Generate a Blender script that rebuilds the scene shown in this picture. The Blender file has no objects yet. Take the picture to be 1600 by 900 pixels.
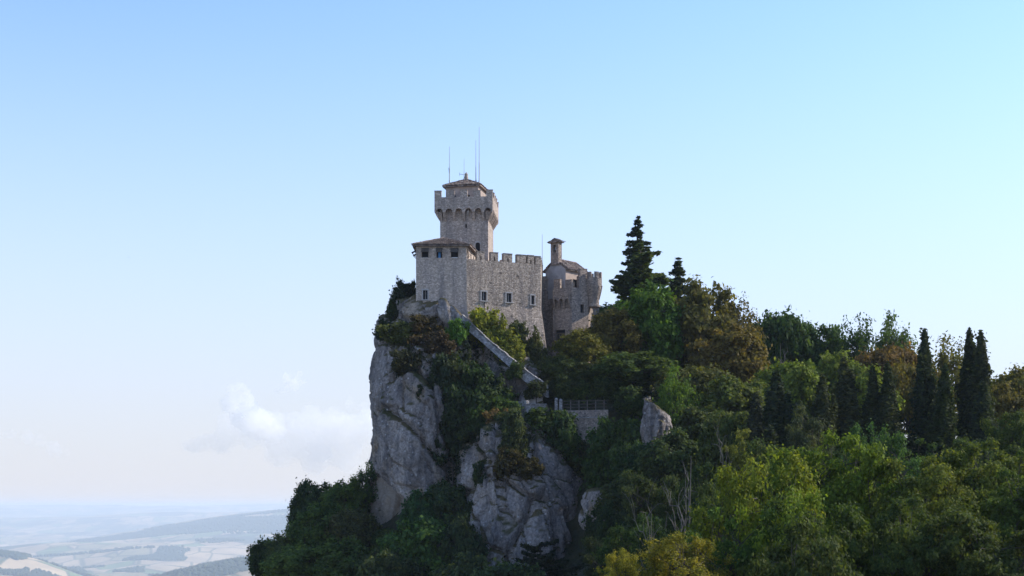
import bpy, bmesh, math, random
import numpy as np
from mathutils import Vector, Matrix

scene = bpy.context.scene
# ---------------------------------------------------------------- camera
F, CX, CY = 2200.0, 800.0, 790.0          # focal length in photo pixels, optical centre column, horizon row
cam_data = bpy.data.cameras.new('camera')
cam_data.sensor_width = 36.0
cam_data.lens = 36.0 * F / 1600.0
cam_data.shift_y = (CY - 450.0) / 1600.0
cam_data.clip_start = 0.5
cam_data.clip_end = 200000.0
cam = bpy.data.objects.new('camera', cam_data)
cam.rotation_euler = (math.radians(90), 0, 0)
scene.collection.objects.link(cam)
scene.camera = cam
# ---------------------------------------------------------------- sky and sun
SUN_AZ, SUN_EL = math.radians(75), math.radians(32)     # azimuth from the view direction towards the right
world = bpy.data.worlds.new('World'); scene.world = world
world.use_nodes = True
HORIZON = (2.42, 2.42, 2.70, 1)
wn, wl = world.node_tree.nodes, world.node_tree.links
for n in list(wn): wn.remove(n)
sky = wn.new('ShaderNodeTexSky'); sky.sky_type = 'NISHITA'; sky.sun_disc = False
sky.sun_elevation = SUN_EL; sky.sun_rotation = SUN_AZ
sky.altitude = 700; sky.air_density = 1.0; sky.dust_density = 0.4; sky.ozone_density = 4.0
bg = wn.new('ShaderNodeBackground'); bg.inputs['Strength'].default_value = 0.15
wo = wn.new('ShaderNodeOutputWorld')
hs_n = wn.new('ShaderNodeHueSaturation'); hs_n.inputs['Saturation'].default_value = 1.0
tint = wn.new('ShaderNodeMix'); tint.data_type = 'RGBA'; tint.blend_type = 'MULTIPLY'; tint.inputs[0].default_value = 1.0; tint.inputs[7].default_value = (1.0, 0.98, 1.0, 1)
# low layer of pale haze all round the horizon
wtc = wn.new('ShaderNodeTexCoord'); wsx = wn.new('ShaderNodeSeparateXYZ'); wmr = wn.new('ShaderNodeMapRange'); wmr.interpolation_type = 'SMOOTHSTEP'
for k, v in ((1, -0.01), (2, 0.38), (3, 0.92), (4, 0.0)): wmr.inputs[k].default_value = v
hmix = wn.new('ShaderNodeMix'); hmix.data_type = 'RGBA'; hmix.inputs[7].default_value = HORIZON
wl.new(wtc.outputs['Generated'], wsx.inputs[0]); wl.new(wsx.outputs[2], wmr.inputs[0]); wl.new(wmr.outputs[0], hmix.inputs[0])
wl.new(sky.outputs[0], hs_n.inputs['Color']); wl.new(hs_n.outputs[0], tint.inputs[6]); wl.new(tint.outputs[2], hmix.inputs[6]); wl.new(hmix.outputs[2], bg.inputs['Color']); wl.new(bg.outputs[0], wo.inputs['Surface'])
sun_data = bpy.data.lights.new('sun', 'SUN')
sun_data.energy = 2.9; sun_data.angle = math.radians(1.0); sun_data.color = (1.0, 0.93, 0.82)
sun = bpy.data.objects.new('sun', sun_data)
sdir = Vector((math.cos(SUN_EL) * math.sin(SUN_AZ), math.cos(SUN_EL) * math.cos(SUN_AZ), math.sin(SUN_EL)))
sun.rotation_euler = (-sdir).to_track_quat('-Z', 'Y').to_euler()
sun.location = (120, 60, 120)
scene.collection.objects.link(sun)
vs = scene.view_settings
vs.view_transform = 'Standard'; vs.look = 'None'; vs.exposure = 1.0; vs.gamma = 1.0; vs.use_curve_mapping = False
scene.cycles.use_denoising = True
scene.cycles.max_bounces = 12
scene.cycles.diffuse_bounces = 4
scene.cycles.transmission_bounces = 4
scene.cycles.volume_bounces = 12
HAZE_COLOR, HAZE_DENSITY, CLOUD_DENSITY = (0.71, 0.84, 1.0, 1), 0.6e-4, 0.0025
# ---------------------------------------------------------------- helpers
rng = np.random.default_rng(7)
random.seed(7)
COL = scene.collection
ORG = {}

def P(px, py, D):
    return Vector(((px - CX) / F * D, D, (CY - py) / F * D))

def hash3(ix, iy, iz, s=0):
    h = (ix.astype(np.int64) * 374761393 + iy.astype(np.int64) * 668265263 + iz.astype(np.int64) * 2147483647 + s * 1274126177) & 0xffffffff
    h = ((h ^ (h >> 13)) * 1274126177) & 0xffffffff
    h = ((h ^ (h >> 16)) * 2246822519) & 0xffffffff
    return ((h ^ (h >> 15)) & 0xffffff) / float(0xffffff)

def vnoise(p, s=0):
    i = np.floor(p).astype(np.int64); f = p - i; f = f * f * (3 - 2 * f)
    r = np.zeros(len(p))
    for dx in (0, 1):
        for dy in (0, 1):
            for dz in (0, 1):
                w = (f[:, 0] if dx else 1 - f[:, 0]) * (f[:, 1] if dy else 1 - f[:, 1]) * (f[:, 2] if dz else 1 - f[:, 2])
                r += w * hash3(i[:, 0] + dx, i[:, 1] + dy, i[:, 2] + dz, s)
    return r * 2 - 1

def fbm(p, oct=4, s=0):
    r = np.zeros(len(p)); a = 1.0; t = 0
    for k in range(oct):
        r += a * vnoise(p * 2 ** k + 17.3 * k, s + k); t += a; a *= 0.5
    return r / t

def facets(p, s=0):
    """nearest jittered cell: returns a piecewise planar offset, and the gap between nearest and second cell"""
    i = np.floor(p).astype(np.int64)
    best = np.full(len(p), 9.0); second = np.full(len(p), 9.0); off = np.zeros(len(p))
    for dx in (-1, 0, 1):
        for dy in (-1, 0, 1):
            for dz in (-1, 0, 1):
                c = i + np.array([dx, dy, dz])
                j = np.stack([hash3(c[:, 0], c[:, 1], c[:, 2], s + k) for k in (1, 2, 3)], 1)
                v = p - (c + j); d = np.sqrt((v * v).sum(1))
                tl = np.stack([hash3(c[:, 0], c[:, 1], c[:, 2], s + k) for k in (4, 5, 6)], 1) * 2 - 1
                o = (v * tl).sum(1) + (hash3(c[:, 0], c[:, 1], c[:, 2], s + 7) - 0.5)
                nb = d < best
                second = np.where(nb, best, np.minimum(second, d)); off = np.where(nb, o, off); best = np.where(nb, d, best)
    return off, second - best

class MB:
    """collects vertices and faces for one mesh"""
    def __init__(self): self.v = []; self.f = []
    def add(self, vs, fs):
        n = len(self.v); self.v += [tuple(a) for a in vs]; self.f += [tuple(i + n for i in f) for f in fs]; return self
    def hexa(self, c):                       # eight corners: four below, four above, both counter-clockwise from above
        return self.add(c, [(3, 2, 1, 0), (4, 5, 6, 7), (0, 1, 5, 4), (1, 2, 6, 5), (2, 3, 7, 6), (3, 0, 4, 7)])
    def prism(self, lo, hi):                 # two matching rings of points
        n = len(lo)
        return self.add(list(lo) + list(hi), [tuple(range(n))[::-1], tuple(range(n, 2 * n))] + [(i, (i + 1) % n, n + (i + 1) % n, n + i) for i in range(n)])
    def tube(self, pts, rad, n=6, cap=True):
        rings = []; up0 = Vector((0.3, 0.9, 0.1))
        for k, p in enumerate(pts):
            p = Vector(p); a = Vector(pts[max(k - 1, 0)]); b = Vector(pts[min(k + 1, len(pts) - 1)])
            t = (b - a).normalized(); x = t.cross(up0)
            if x.length < 1e-3: x = t.cross(Vector((1, 0, 0)))
            x.normalize(); y = t.cross(x)
            rings.append([p + (x * math.cos(q) + y * math.sin(q)) * rad[k] for q in [2 * math.pi * i / n for i in range(n)]])
        vs = [v for r in rings for v in r]
        fs = [(k * n + i, k * n + (i + 1) % n, (k + 1) * n + (i + 1) % n, (k + 1) * n + i) for k in range(len(pts) - 1) for i in range(n)]
        if cap: fs += [tuple(range(n))[::-1], tuple(range((len(pts) - 1) * n, len(pts) * n))]
        return self.add(vs, fs)

def mesh_np(name, v, quads=None, tris=None, smooth=False):
    me = bpy.data.meshes.new(name)
    v = np.asarray(v, np.float32); me.vertices.add(len(v)); me.vertices.foreach_set('co', v.ravel())
    f = np.asarray(quads if quads is not None else tris, np.int32); k = f.shape[1]
    me.loops.add(f.size); me.loops.foreach_set('vertex_index', f.ravel())
    me.polygons.add(len(f)); me.polygons.foreach_set('loop_start', np.arange(len(f), dtype=np.int32) * k)
    me.polygons.foreach_set('loop_total', np.full(len(f), k, np.int32))
    if smooth: me.polygons.foreach_set('use_smooth', np.ones(len(f), bool))
    me.update(calc_edges=True); me.validate()
    return me

def tag(o, label=None, cat=None, group=None, kind=None):
    if label: o['label'] = label
    if cat: o['category'] = cat
    if group: o['group'] = group
    if kind: o['kind'] = kind
    return o

def thing(name, label, cat, loc, group=None):
    o = bpy.data.objects.new(name, None); o.empty_display_size = 0.3
    o.location = loc; COL.objects.link(o); ORG[o.name] = Vector(loc)
    return tag(o, label, cat, group)

def part(name, mb, mat, parent=None, smooth=False, kind=None):
    org = ORG[parent.name] if parent else Vector((0, 0, 0))
    me = bpy.data.meshes.new(name)
    me.from_pydata([(a[0] - org.x, a[1] - org.y, a[2] - org.z) for a in mb.v], [], mb.f)
    me.validate()
    bm = bmesh.new(); bm.from_mesh(me)
    if kind != 'stuff': bmesh.ops.remove_doubles(bm, verts=bm.verts[:], dist=1e-4)
    bmesh.ops.recalc_face_normals(bm, faces=bm.faces); bm.to_mesh(me); bm.free()
    if smooth:
        for p in me.polygons: p.use_smooth = True
    me.materials.append(mat)
    o = bpy.data.objects.new(name, me); COL.objects.link(o)
    o.parent = parent; ORG[o.name] = org
    if kind: o['kind'] = kind
    return o

# ---------------------------------------------------------------- materials
def new_mat(name):
    m = bpy.data.materials.new(name); m.use_nodes = True
    nt = m.node_tree; b = nt.nodes['Principled BSDF']
    return m, nt, b

def N(nt, t, **kw):
    n = nt.nodes.new(t)
    for k, v in kw.items():
        if k in n.inputs: n.inputs[k].default_value = v
        else: setattr(n, k, v)
    return n

def ramp(nt, fac, stops, interp='LINEAR'):
    r = nt.nodes.new('ShaderNodeValToRGB'); r.color_ramp.interpolation = interp
    e = r.color_ramp.elements
    while len(e) < len(stops): e.new(0.5)
    for i, (p, c) in enumerate(stops):
        e[i].position = p; e[i].color = (*c, 1) if len(c) == 3 else c
    nt.links.new(fac, r.inputs[0]); return r

def mix(nt, fac, a, b, mode='MIX'):
    m = nt.nodes.new('ShaderNodeMix'); m.data_type = 'RGBA'; m.blend_type = mode
    for s, v in ((0, fac), (6, a), (7, b)):
        if isinstance(v, (int, float)): m.inputs[s].default_value = v
        elif isinstance(v, tuple): m.inputs[s].default_value = (*v, 1)
        else: nt.links.new(v, m.inputs[s])
    return m.outputs[2]

def coords(nt, scale=(1, 1, 1), rot=(0, 0, 0)):
    tc = nt.nodes.new('ShaderNodeTexCoord'); mp = nt.nodes.new('ShaderNodeMapping')
    mp.inputs['Scale'].default_value = scale; mp.inputs['Rotation'].default_value = rot
    nt.links.new(tc.outputs['Object'], mp.inputs['Vector']); return mp.outputs[0]

def stone_mat(name, lo, hi, scale=2.6, mortar=(0.30, 0.27, 0.25), rubble=0.5, holes=0.0, bump=0.6, warm=0.3):
    m, nt, b = new_mat(name); L = nt.links
    v = coords(nt, (scale, scale, scale * 1.35))
    wob = N(nt, 'ShaderNodeTexNoise', Scale=0.8, Detail=3.0); L.new(v, wob.inputs['Vector'])
    vv = N(nt, 'ShaderNodeVectorMath', operation='ADD'); sc = N(nt, 'ShaderNodeVectorMath', operation='SCALE'); sc.inputs['Scale'].default_value = 0.6
    L.new(wob.outputs['Color'], sc.inputs[0]); L.new(v, vv.inputs[0]); L.new(sc.outputs[0], vv.inputs[1])
    vo = N(nt, 'ShaderNodeTexVoronoi', Scale=1.0, Randomness=0.9); L.new(vv.outputs[0], vo.inputs['Vector'])
    ve = N(nt, 'ShaderNodeTexVoronoi', feature='DISTANCE_TO_EDGE', Scale=1.0, Randomness=0.9); L.new(vv.outputs[0], ve.inputs['Vector'])
    sep = N(nt, 'ShaderNodeSeparateColor'); L.new(vo.outputs['Color'], sep.inputs[0])
    base = ramp(nt, sep.outputs[0], [(0.0, lo), (0.75, hi), (1.0, tuple(min(1, c * 1.35) for c in hi))]).outputs[0]
    edge = ramp(nt, ve.outputs['Distance'], [(0.02, (1, 1, 1)), (0.10, (0, 0, 0))]).outputs[0]
    c = mix(nt, edge, base, mortar)
    big = N(nt, 'ShaderNodeTexNoise', Scale=0.3, Detail=6.0, Roughness=0.7); L.new(coords(nt), big.inputs['Vector'])
    c = mix(nt, ramp(nt, big.outputs[0], [(0.35, (0, 0, 0)), (0.7, (warm, warm, warm))]).outputs[0], c, (0.42, 0.33, 0.24))
    stain = N(nt, 'ShaderNodeTexNoise', Scale=1.0, Detail=5.0, Roughness=0.7); L.new(coords(nt, (0.9, 0.9, 0.12)), stain.inputs['Vector'])
    c = mix(nt, ramp(nt, stain.outputs[0], [(0.46, (0, 0, 0)), (0.72, (0.7, 0.7, 0.7))]).outputs[0], c, (0.13, 0.12, 0.125))
    fine = N(nt, 'ShaderNodeTexNoise', Scale=9.0, Detail=4.0, Roughness=0.7); L.new(coords(nt), fine.inputs['Vector'])
    c = mix(nt, 0.5, c, ramp(nt, fine.outputs[0], [(0.3, (0.25, 0.25, 0.25)), (0.7, (0.8, 0.8, 0.8))]).outputs[0], 'OVERLAY')
    if holes:
        hv = N(nt, 'ShaderNodeTexVoronoi', Scale=0.55, Randomness=1.0); L.new(coords(nt, (1, 1, 1.4)), hv.inputs['Vector'])
        c = mix(nt, ramp(nt, hv.outputs['Distance'], [(0.10, (holes, holes, holes)), (0.16, (0, 0, 0))]).outputs[0], c, (0.05, 0.045, 0.045))
    L.new(c, b.inputs['Base Color']); b.inputs['Roughness'].default_value = 0.92; b.inputs['Specular IOR Level'].default_value = 0.2
    h = N(nt, 'ShaderNodeMath', operation='MULTIPLY_ADD'); h.inputs[1].default_value = rubble
    er = ramp(nt, ve.outputs['Distance'], [(0.0, (0, 0, 0)), (0.22, (1, 1, 1))])
    L.new(er.outputs[0], h.inputs[0]); L.new(fine.outputs[0], h.inputs[2])
    bp = N(nt, 'ShaderNodeBump', Strength=bump, Distance=0.12); L.new(h.outputs[0], bp.inputs['Height']); L.new(bp.outputs[0], b.inputs['Normal'])
    return m

def plain_mat(name, col, rough=0.8, noise=0.25, scale=6.0, metal=0.0):
    m, nt, b = new_mat(name)
    n = N(nt, 'ShaderNodeTexNoise', Scale=scale, Detail=4.0); nt.links.new(coords(nt), n.inputs['Vector'])
    c = ramp(nt, n.outputs[0], [(0.3, tuple(x * (1 - noise) for x in col)), (0.7, tuple(min(1, x * (1 + noise)) for x in col))])
    nt.links.new(c.outputs[0], b.inputs['Base Color']); b.inputs['Roughness'].default_value = rough; b.inputs['Metallic'].default_value = metal
    return m

def rock_mat(name='limestone_cliff', warm=0.0):
    m, nt, b = new_mat(name); L = nt.links
    n1 = N(nt, 'ShaderNodeTexNoise', Scale=0.16, Detail=8.0, Roughness=0.62); L.new(coords(nt), n1.inputs['Vector'])
    c = ramp(nt, n1.outputs[0], [(0.30, (0.165, 0.14, 0.13)), (0.46, (0.235, 0.205, 0.19)), (0.58, (0.34, 0.298, 0.275)), (0.72, (0.48, 0.405, 0.345))]).outputs[0]
    st = N(nt, 'ShaderNodeTexNoise', Scale=0.8, Detail=6.0, Roughness=0.7); L.new(coords(nt, (1, 1, 0.13)), st.inputs['Vector'])
    c = mix(nt, ramp(nt, st.outputs[0], [(0.47, (0, 0, 0)), (0.66, (0.8, 0.8, 0.8))]).outputs[0], c, (0.09, 0.085, 0.09))
    oc = N(nt, 'ShaderNodeTexNoise', Scale=0.35, Detail=5.0); L.new(coords(nt, (1, 1, 0.5), (0.4, 0.2, 0)), oc.inputs['Vector'])
    c = mix(nt, ramp(nt, oc.outputs[0], [(0.55, (0, 0, 0)), (0.70, (0.7, 0.7, 0.7))]).outputs[0], c, (0.40, 0.31, 0.22))
    sp = N(nt, 'ShaderNodeTexVoronoi', Scale=1.3, Randomness=1.0); L.new(coords(nt), sp.inputs['Vector'])
    c = mix(nt, ramp(nt, sp.outputs['Distance'], [(0.10, (0.75, 0.75, 0.75)), (0.2, (0, 0, 0))]).outputs[0], c, (0.48, 0.47, 0.47))
    fi = N(nt, 'ShaderNodeTexNoise', Scale=3.0, Detail=7.0, Roughness=0.75); L.new(coords(nt), fi.inputs['Vector'])
    c = mix(nt, 0.85, c, ramp(nt, fi.outputs[0], [(0.32, (0.18, 0.18, 0.18)), (0.68, (0.85, 0.85, 0.85))]).outputs[0], 'OVERLAY')
    if warm: c = mix(nt, warm, c, (0.46, 0.36, 0.26))
    # soil and dry grass where a ledge faces upwards
    ge = N(nt, 'ShaderNodeNewGeometry'); sx = N(nt, 'ShaderNodeSeparateXYZ'); L.new(ge.outputs['Normal'], sx.inputs[0])
    ad = N(nt, 'ShaderNodeMath', operation='MULTIPLY_ADD'); ad.inputs[1].default_value = 0.5; L.new(fi.outputs[0], ad.inputs[0]); L.new(sx.outputs[2], ad.inputs[2])
    gr = ramp(nt, n1.outputs[0], [(0.4, (0.05, 0.055, 0.02)), (0.6, (0.13, 0.10, 0.05))]).outputs[0]
    c = mix(nt, ramp(nt, ad.outputs[0], [(0.66, (0, 0, 0)), (0.86, (1, 1, 1))]).outputs[0], c, gr)
    L.new(c, b.inputs['Base Color']); b.inputs['Roughness'].default_value = 0.95; b.inputs['Specular IOR Level'].default_value = 0.15
    cr = N(nt, 'ShaderNodeTexVoronoi', feature='DISTANCE_TO_EDGE', Scale=0.45, Randomness=1.0); L.new(coords(nt, (1, 1, 0.45), (0.3, 0.35, 0.2)), cr.inputs['Vector'])
    ce = ramp(nt, cr.outputs['Distance'], [(0.0, (0, 0, 0)), (0.06, (1, 1, 1))])
    h = N(nt, 'ShaderNodeMath', operation='MULTIPLY_ADD'); h.inputs[1].default_value = 0.35; L.new(ce.outputs[0], h.inputs[0]); L.new(fi.outputs[0], h.inputs[2])
    bp = N(nt, 'ShaderNodeBump', Strength=1.0, Distance=0.28); L.new(h.outputs[0], bp.inputs['Height']); L.new(bp.outputs[0], b.inputs['Normal'])
    return m

def leaf_mat():
    m, nt, b = new_mat('leaf'); L = nt.links
    oi = N(nt, 'ShaderNodeObjectInfo'); at = N(nt, 'ShaderNodeAttribute', attribute_name='leaf_random')
    v = ramp(nt, at.outputs['Fac'], [(0.0, (0.62, 0.62, 0.66)), (0.5, (1, 1, 1)), (0.85, (1.25, 1.22, 1.0)), (1.0, (1.75, 1.5, 1.0))])
    c = mix(nt, 1.0, oi.outputs['Color'], v.outputs[0], 'MULTIPLY')
    no = N(nt, 'ShaderNodeTexNoise', Scale=0.45, Detail=2.0); L.new(coords(nt), no.inputs['Vector'])
    c = mix(nt, 1.0, c, ramp(nt, no.outputs[0], [(0.3, (0.78, 0.85, 0.9)), (0.7, (1.22, 1.12, 0.95))]).outputs[0], 'MULTIPLY')
    L.new(c, b.inputs['Base Color']); b.inputs['Roughness'].default_value = 0.75; b.inputs['Specular IOR Level'].default_value = 0.1
    tr = N(nt, 'ShaderNodeBsdfTranslucent'); L.new(mix(nt, 1.0, c, (1.25, 1.3, 0.6), 'MULTIPLY'), tr.inputs['Color'])
    ms = N(nt, 'ShaderNodeMixShader'); ms.inputs[0].default_value = 0.35
    L.new(b.outputs[0], ms.inputs[1]); L.new(tr.outputs[0], ms.inputs[2]); L.new(ms.outputs[0], nt.nodes['Material Output'].inputs['Surface'])
    return m

def tile_mat():
    m, nt, b = new_mat('clay_roof_tile'); L = nt.links
    n = N(nt, 'ShaderNodeTexVoronoi', Scale=3.2); L.new(coords(nt), n.inputs['Vector'])
    s = N(nt, 'ShaderNodeSeparateColor'); L.new(n.outputs['Color'], s.inputs[0])
    c = ramp(nt, s.outputs[0], [(0, (0.10, 0.075, 0.065)), (0.5, (0.20, 0.145, 0.12)), (0.85, (0.29, 0.22, 0.18)), (1, (0.38, 0.33, 0.28))])
    L.new(c.outputs[0], b.inputs['Base Color']); b.inputs['Roughness'].default_value = 0.9
    return m

M = dict(
    tower=stone_mat('tower_stone', (0.25, 0.20, 0.168), (0.52, 0.42, 0.352), 4.4, mortar=(0.39, 0.315, 0.262)),
    house=stone_mat('residence_stone', (0.29, 0.235, 0.195), (0.53, 0.432, 0.362), 4.6, mortar=(0.43, 0.35, 0.292), rubble=0.3, bump=0.45),
    curtain=stone_mat('rubble_stone', (0.21, 0.165, 0.13), (0.53, 0.435, 0.36), 4.4, mortar=(0.42, 0.34, 0.275), rubble=0.7, holes=0.7, bump=0.9),
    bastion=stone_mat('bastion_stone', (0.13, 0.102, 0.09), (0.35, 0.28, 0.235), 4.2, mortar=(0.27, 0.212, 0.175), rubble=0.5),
    coping=stone_mat('coping_stone', (0.15, 0.145, 0.145), (0.36, 0.345, 0.34), 3.6, mortar=(0.24, 0.23, 0.23), rubble=0.5, warm=0.1),
    trim=plain_mat('dressed_stone', (0.40, 0.37, 0.345), 0.85, 0.2, 4.0),
    plaster=plain_mat('grey_plaster', (0.36, 0.345, 0.35), 0.9, 0.25, 1.2),
    tan=plain_mat('tan_plaster', (0.36, 0.28, 0.235), 0.9, 0.25, 1.2),
    dark=plain_mat('dark_interior', (0.02, 0.02, 0.024), 0.9, 0.2),
    glass=plain_mat('window_glass', (0.012, 0.014, 0.018), 0.7, 0.2),
    bluepanel=plain_mat('blue_panel', (0.05, 0.25, 0.55), 0.5, 0.1),
    white=plain_mat('white_paint', (0.75, 0.75, 0.74), 0.6, 0.05),
    wood=plain_mat('weathered_wood', (0.085, 0.065, 0.05), 0.85, 0.35, 5.0),
    metal=plain_mat('antenna_metal', (0.25, 0.26, 0.28), 0.45, 0.1, 3.0, 0.6),
    tile=tile_mat(), rock=rock_mat(), warm_rock=rock_mat('fresh_tan_limestone', 0.55), leaf=leaf_mat(),
    bark=plain_mat('bark', (0.06, 0.05, 0.042), 0.95, 0.4, 4.0),
    deadwood=plain_mat('bleached_wood', (0.12, 0.108, 0.098), 0.9, 0.3, 4.0),
    bird=plain_mat('bird_feather', (0.03, 0.03, 0.035), 0.8, 0.2),
)
# ---------------------------------------------------------------- hillside
CTRL = np.array([
    # X, Y, ground height (camera height = 0)
    (-60, 20, -22), (0, 20, -16), (60, 20, -14), (130, 20, -12),
    (-50, 60, -34), (0, 60, -20), (30, 60, -12), (70, 60, -9), (130, 60, -10),
    (-50, 90, -42), (0, 90, -21), (20, 90, -10), (40, 90, -7), (75, 90, -5.5), (140, 90, -6),
    (-50, 130, -45), (-15, 130, -26), (3, 130, -16), (20, 130, -7), (40, 130, -3), (75, 130, -3), (140, 130, 0),
    (-60, 165, -48), (-25, 165, -22), (-5, 165, -17), (6, 165, -10), (15, 168, 0), (9, 177, -7), (13, 181, 2), (22, 165, 2), (40, 165, 3), (75, 165, 2), (140, 165, 3),
    (-60, 195, -44), (-37, 195, -16.5), (-30, 195, -11), (-22, 195, -6.5), (-10, 180, -12), (2, 182, -2), (8, 187, 10.8), (14, 187, 11.5), (22, 188, 9.5), (40, 190, 8), (75, 190, 5), (140, 190, 4),
    (-10, 205, 8), (0, 210, 18), (6, 206, 19.5), (14, 206, 18), (35, 210, 13), (75, 210, 7), (140, 210, 3),
    (-65, 225, -50), (-35, 225, -18), (-20, 225, -4), (-5, 225, 14), (15, 228, 20), (40, 230, 14), (80, 230, 5), (140, 230, -4),
    (-60, 270, -60), (-20, 270, -30), (20, 270, -4), (60, 270, -8), (140, 270, -25), (-80, 330, -110), (20, 330, -70), (140, 330, -90), (-140, 200, -130), (-140, 60, -110), (190, 200, -20), (190, 60, -14), (190, 330, -100), (-140, 330, -150)], float)
def _tps(r): return np.where(r > 1e-6, r * r * np.log(r + 1e-9), 0)
_xy = CTRL[:, :2] / 50.0; _n = len(_xy)
_K = _tps(np.linalg.norm(_xy[:, None] - _xy[None], axis=2)) + np.eye(_n) * 0.002
_A = np.block([[_K, np.c_[np.ones(_n), _xy]], [np.c_[np.ones(_n), _xy].T, np.zeros((3, 3))]])
_w = np.linalg.solve(_A, np.r_[CTRL[:, 2], 0, 0, 0])
def hill(X, Y):
    q = np.stack([np.atleast_1d(X), np.atleast_1d(Y)], 1) / 50.0
    return _tps(np.linalg.norm(q[:, None] - _xy[None], axis=2)) @ _w[:_n] + np.c_[np.ones(len(q)), q] @ _w[_n:]
def hill1(x, y): return float(hill(x, y)[0])

def grid_mesh(name, xs, ys, zf, mat, smooth=True):
    X, Y = np.meshgrid(xs, ys); v = np.stack([X.ravel(), Y.ravel(), zf(X.ravel(), Y.ravel())], 1)
    nx, ny = len(xs), len(ys); i = np.arange((nx - 1) * (ny - 1)); r, c = i // (nx - 1), i % (nx - 1); a = r * nx + c
    me = mesh_np(name, v, quads=np.stack([a, a + 1, a + 1 + nx, a + nx], 1), smooth=smooth); me.materials.append(mat)
    o = bpy.data.objects.new(name, me); COL.objects.link(o); return o

def soil_mat():
    m, nt, b = new_mat('forest_floor')
    n = N(nt, 'ShaderNodeTexNoise', Scale=0.4, Detail=7.0, Roughness=0.7); nt.links.new(coords(nt), n.inputs['Vector'])
    c = ramp(nt, n.outputs[0], [(0.35, (0.022, 0.028, 0.012)), (0.55, (0.045, 0.045, 0.02)), (0.7, (0.085, 0.065, 0.04))])
    nt.links.new(c.outputs[0], b.inputs['Base Color']); b.inputs['Roughness'].default_value = 1.0
    bp = N(nt, 'ShaderNodeBump', Strength=1.0, Distance=0.6); nt.links.new(n.outputs[0], bp.inputs['Height']); nt.links.new(bp.outputs[0], b.inputs['Normal'])
    return m
def hz(X, Y):
    z = hill(X, Y); p = np.stack([X * .12, Y * .12, X * 0], 1)
    return z + 0.8 * fbm(p, 4, 5)
hs = grid_mesh('hillside', np.arange(-150, 201, 2.0), np.arange(16, 341, 2.0), hz, soil_mat()); hs['kind'] = 'structure'

# ---------------------------------------------------------------- crag
def hull(points, bm):
    t = bmesh.new()
    for p in points: t.verts.new(P(*p))
    r = bmesh.ops.convex_hull(t, input=t.verts[:]); me = bpy.data.meshes.new('tmp'); bmesh.ops.delete(t, geom=[v for v in t.verts if not v.link_faces], context='VERTS'); t.to_mesh(me); t.free(); bm.from_mesh(me); bpy.data.meshes.remove(me)
bm = bmesh.new()
masses = [
    # main pillar, slightly overhanging at its foot
    [(592, 548, 201), (602, 540, 197), (650, 537, 192.5), (690, 548, 192), (589, 600, 200), (608, 600, 193.5), (690, 600, 189.5), (586, 690, 199.5), (604, 690, 192), (640, 690, 188), (692, 660, 188.3),
     (587, 735, 199), (604, 750, 193), (640, 786, 188.5), (680, 775, 189), (692, 740, 189), (590, 560, 222), (700, 560, 222), (590, 735, 222), (700, 780, 222)],
    # shoulder and ledges above the pillar up to the residence
    [(590, 532, 202), (604, 500, 204), (596, 545, 200), (650, 545, 194), (700, 556, 192.5), (655, 505, 198), (700, 510, 196.5), (620, 500, 201.5), (600, 500, 222), (700, 500, 222), (740, 540, 194), (600, 560, 222), (740, 560, 222)],
    [(621, 470, 202.8), (626, 466, 204), (641, 480, 201.5), (652, 485, 200.6), (690, 492, 199.2), (736, 512, 198.5), (622, 500, 201.5), (650, 512, 199), (700, 520, 197), (740, 530, 196.5), (625, 470, 222), (740, 505, 222), (625, 530, 222), (740, 540, 222)],
    # gully floor behind the stair parapet
    [(700, 556, 194.5), (740, 545, 196), (800, 590, 194), (850, 640, 190), (700, 640, 191.5), (760, 660, 188.5), (830, 680, 187), (700, 760, 190.5), (780, 800, 186), (700, 830, 190), (700, 560, 222), (850, 560, 222), (700, 830, 222), (850, 830, 222)],
    # rock slope carrying the curtain wall
    [(738, 508, 199.2), (790, 520, 199.5), (845, 540, 203), (852, 590, 199), (800, 600, 195), (745, 550, 196), (860, 620, 194), (740, 510, 222), (870, 545, 222), (740, 620, 222), (880, 640, 222)],
    # right buttress
    [(724, 705, 186), (745, 682, 184.5), (757, 672, 183), (800, 655, 183), (845, 680, 182.5), (880, 716, 183.5), (906, 738, 185), (913, 765, 185.5), (908, 840, 185), (905, 900, 184), (862, 800, 176.5), (864, 900, 174.5), (838, 692, 180.5), (800, 750, 178.5), (765, 760, 180), (730, 800, 183.5), (780, 900, 174.5), (740, 900, 179), (725, 860, 184), (740, 690, 205), (905, 740, 205), (740, 960, 205), (910, 960, 205), (860, 960, 173.5), (770, 960, 173.5)],
    # rib standing out on the left of the buttress
    [(757, 668, 182), (763, 674, 181), (768, 700, 180.5), (752, 730, 182), (775, 800, 178.8), (760, 880, 178), (790, 900, 174), (750, 700, 188), (780, 700, 188), (760, 900, 188), (748, 770, 183.5)],
    # pale scar to the right, below the terrace
    [(925, 772, 172), (955, 768, 172), (962, 800, 171), (930, 806, 171.5), (918, 812, 172.5), (962, 815, 172), (920, 770, 180), (960, 770, 180), (960, 830, 180), (915, 830, 180)],
]
for ms in masses: hull(ms, bm)
tmp = bpy.data.meshes.new('crag_tmp'); bm.to_mesh(tmp); bm.free()
def remesh(tmp, vox):
    to = bpy.data.objects.new('tmp', tmp); COL.objects.link(to)
    md = to.modifiers.new('r', 'REMESH'); md.mode = 'VOXEL'; md.voxel_size = vox
    dg = bpy.context.evaluated_depsgraph_get(); dg.update(); me = bpy.data.meshes.new_from_object(to.evaluated_get(dg))
    bpy.data.objects.remove(to); bpy.data.meshes.remove(tmp); return me
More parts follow.
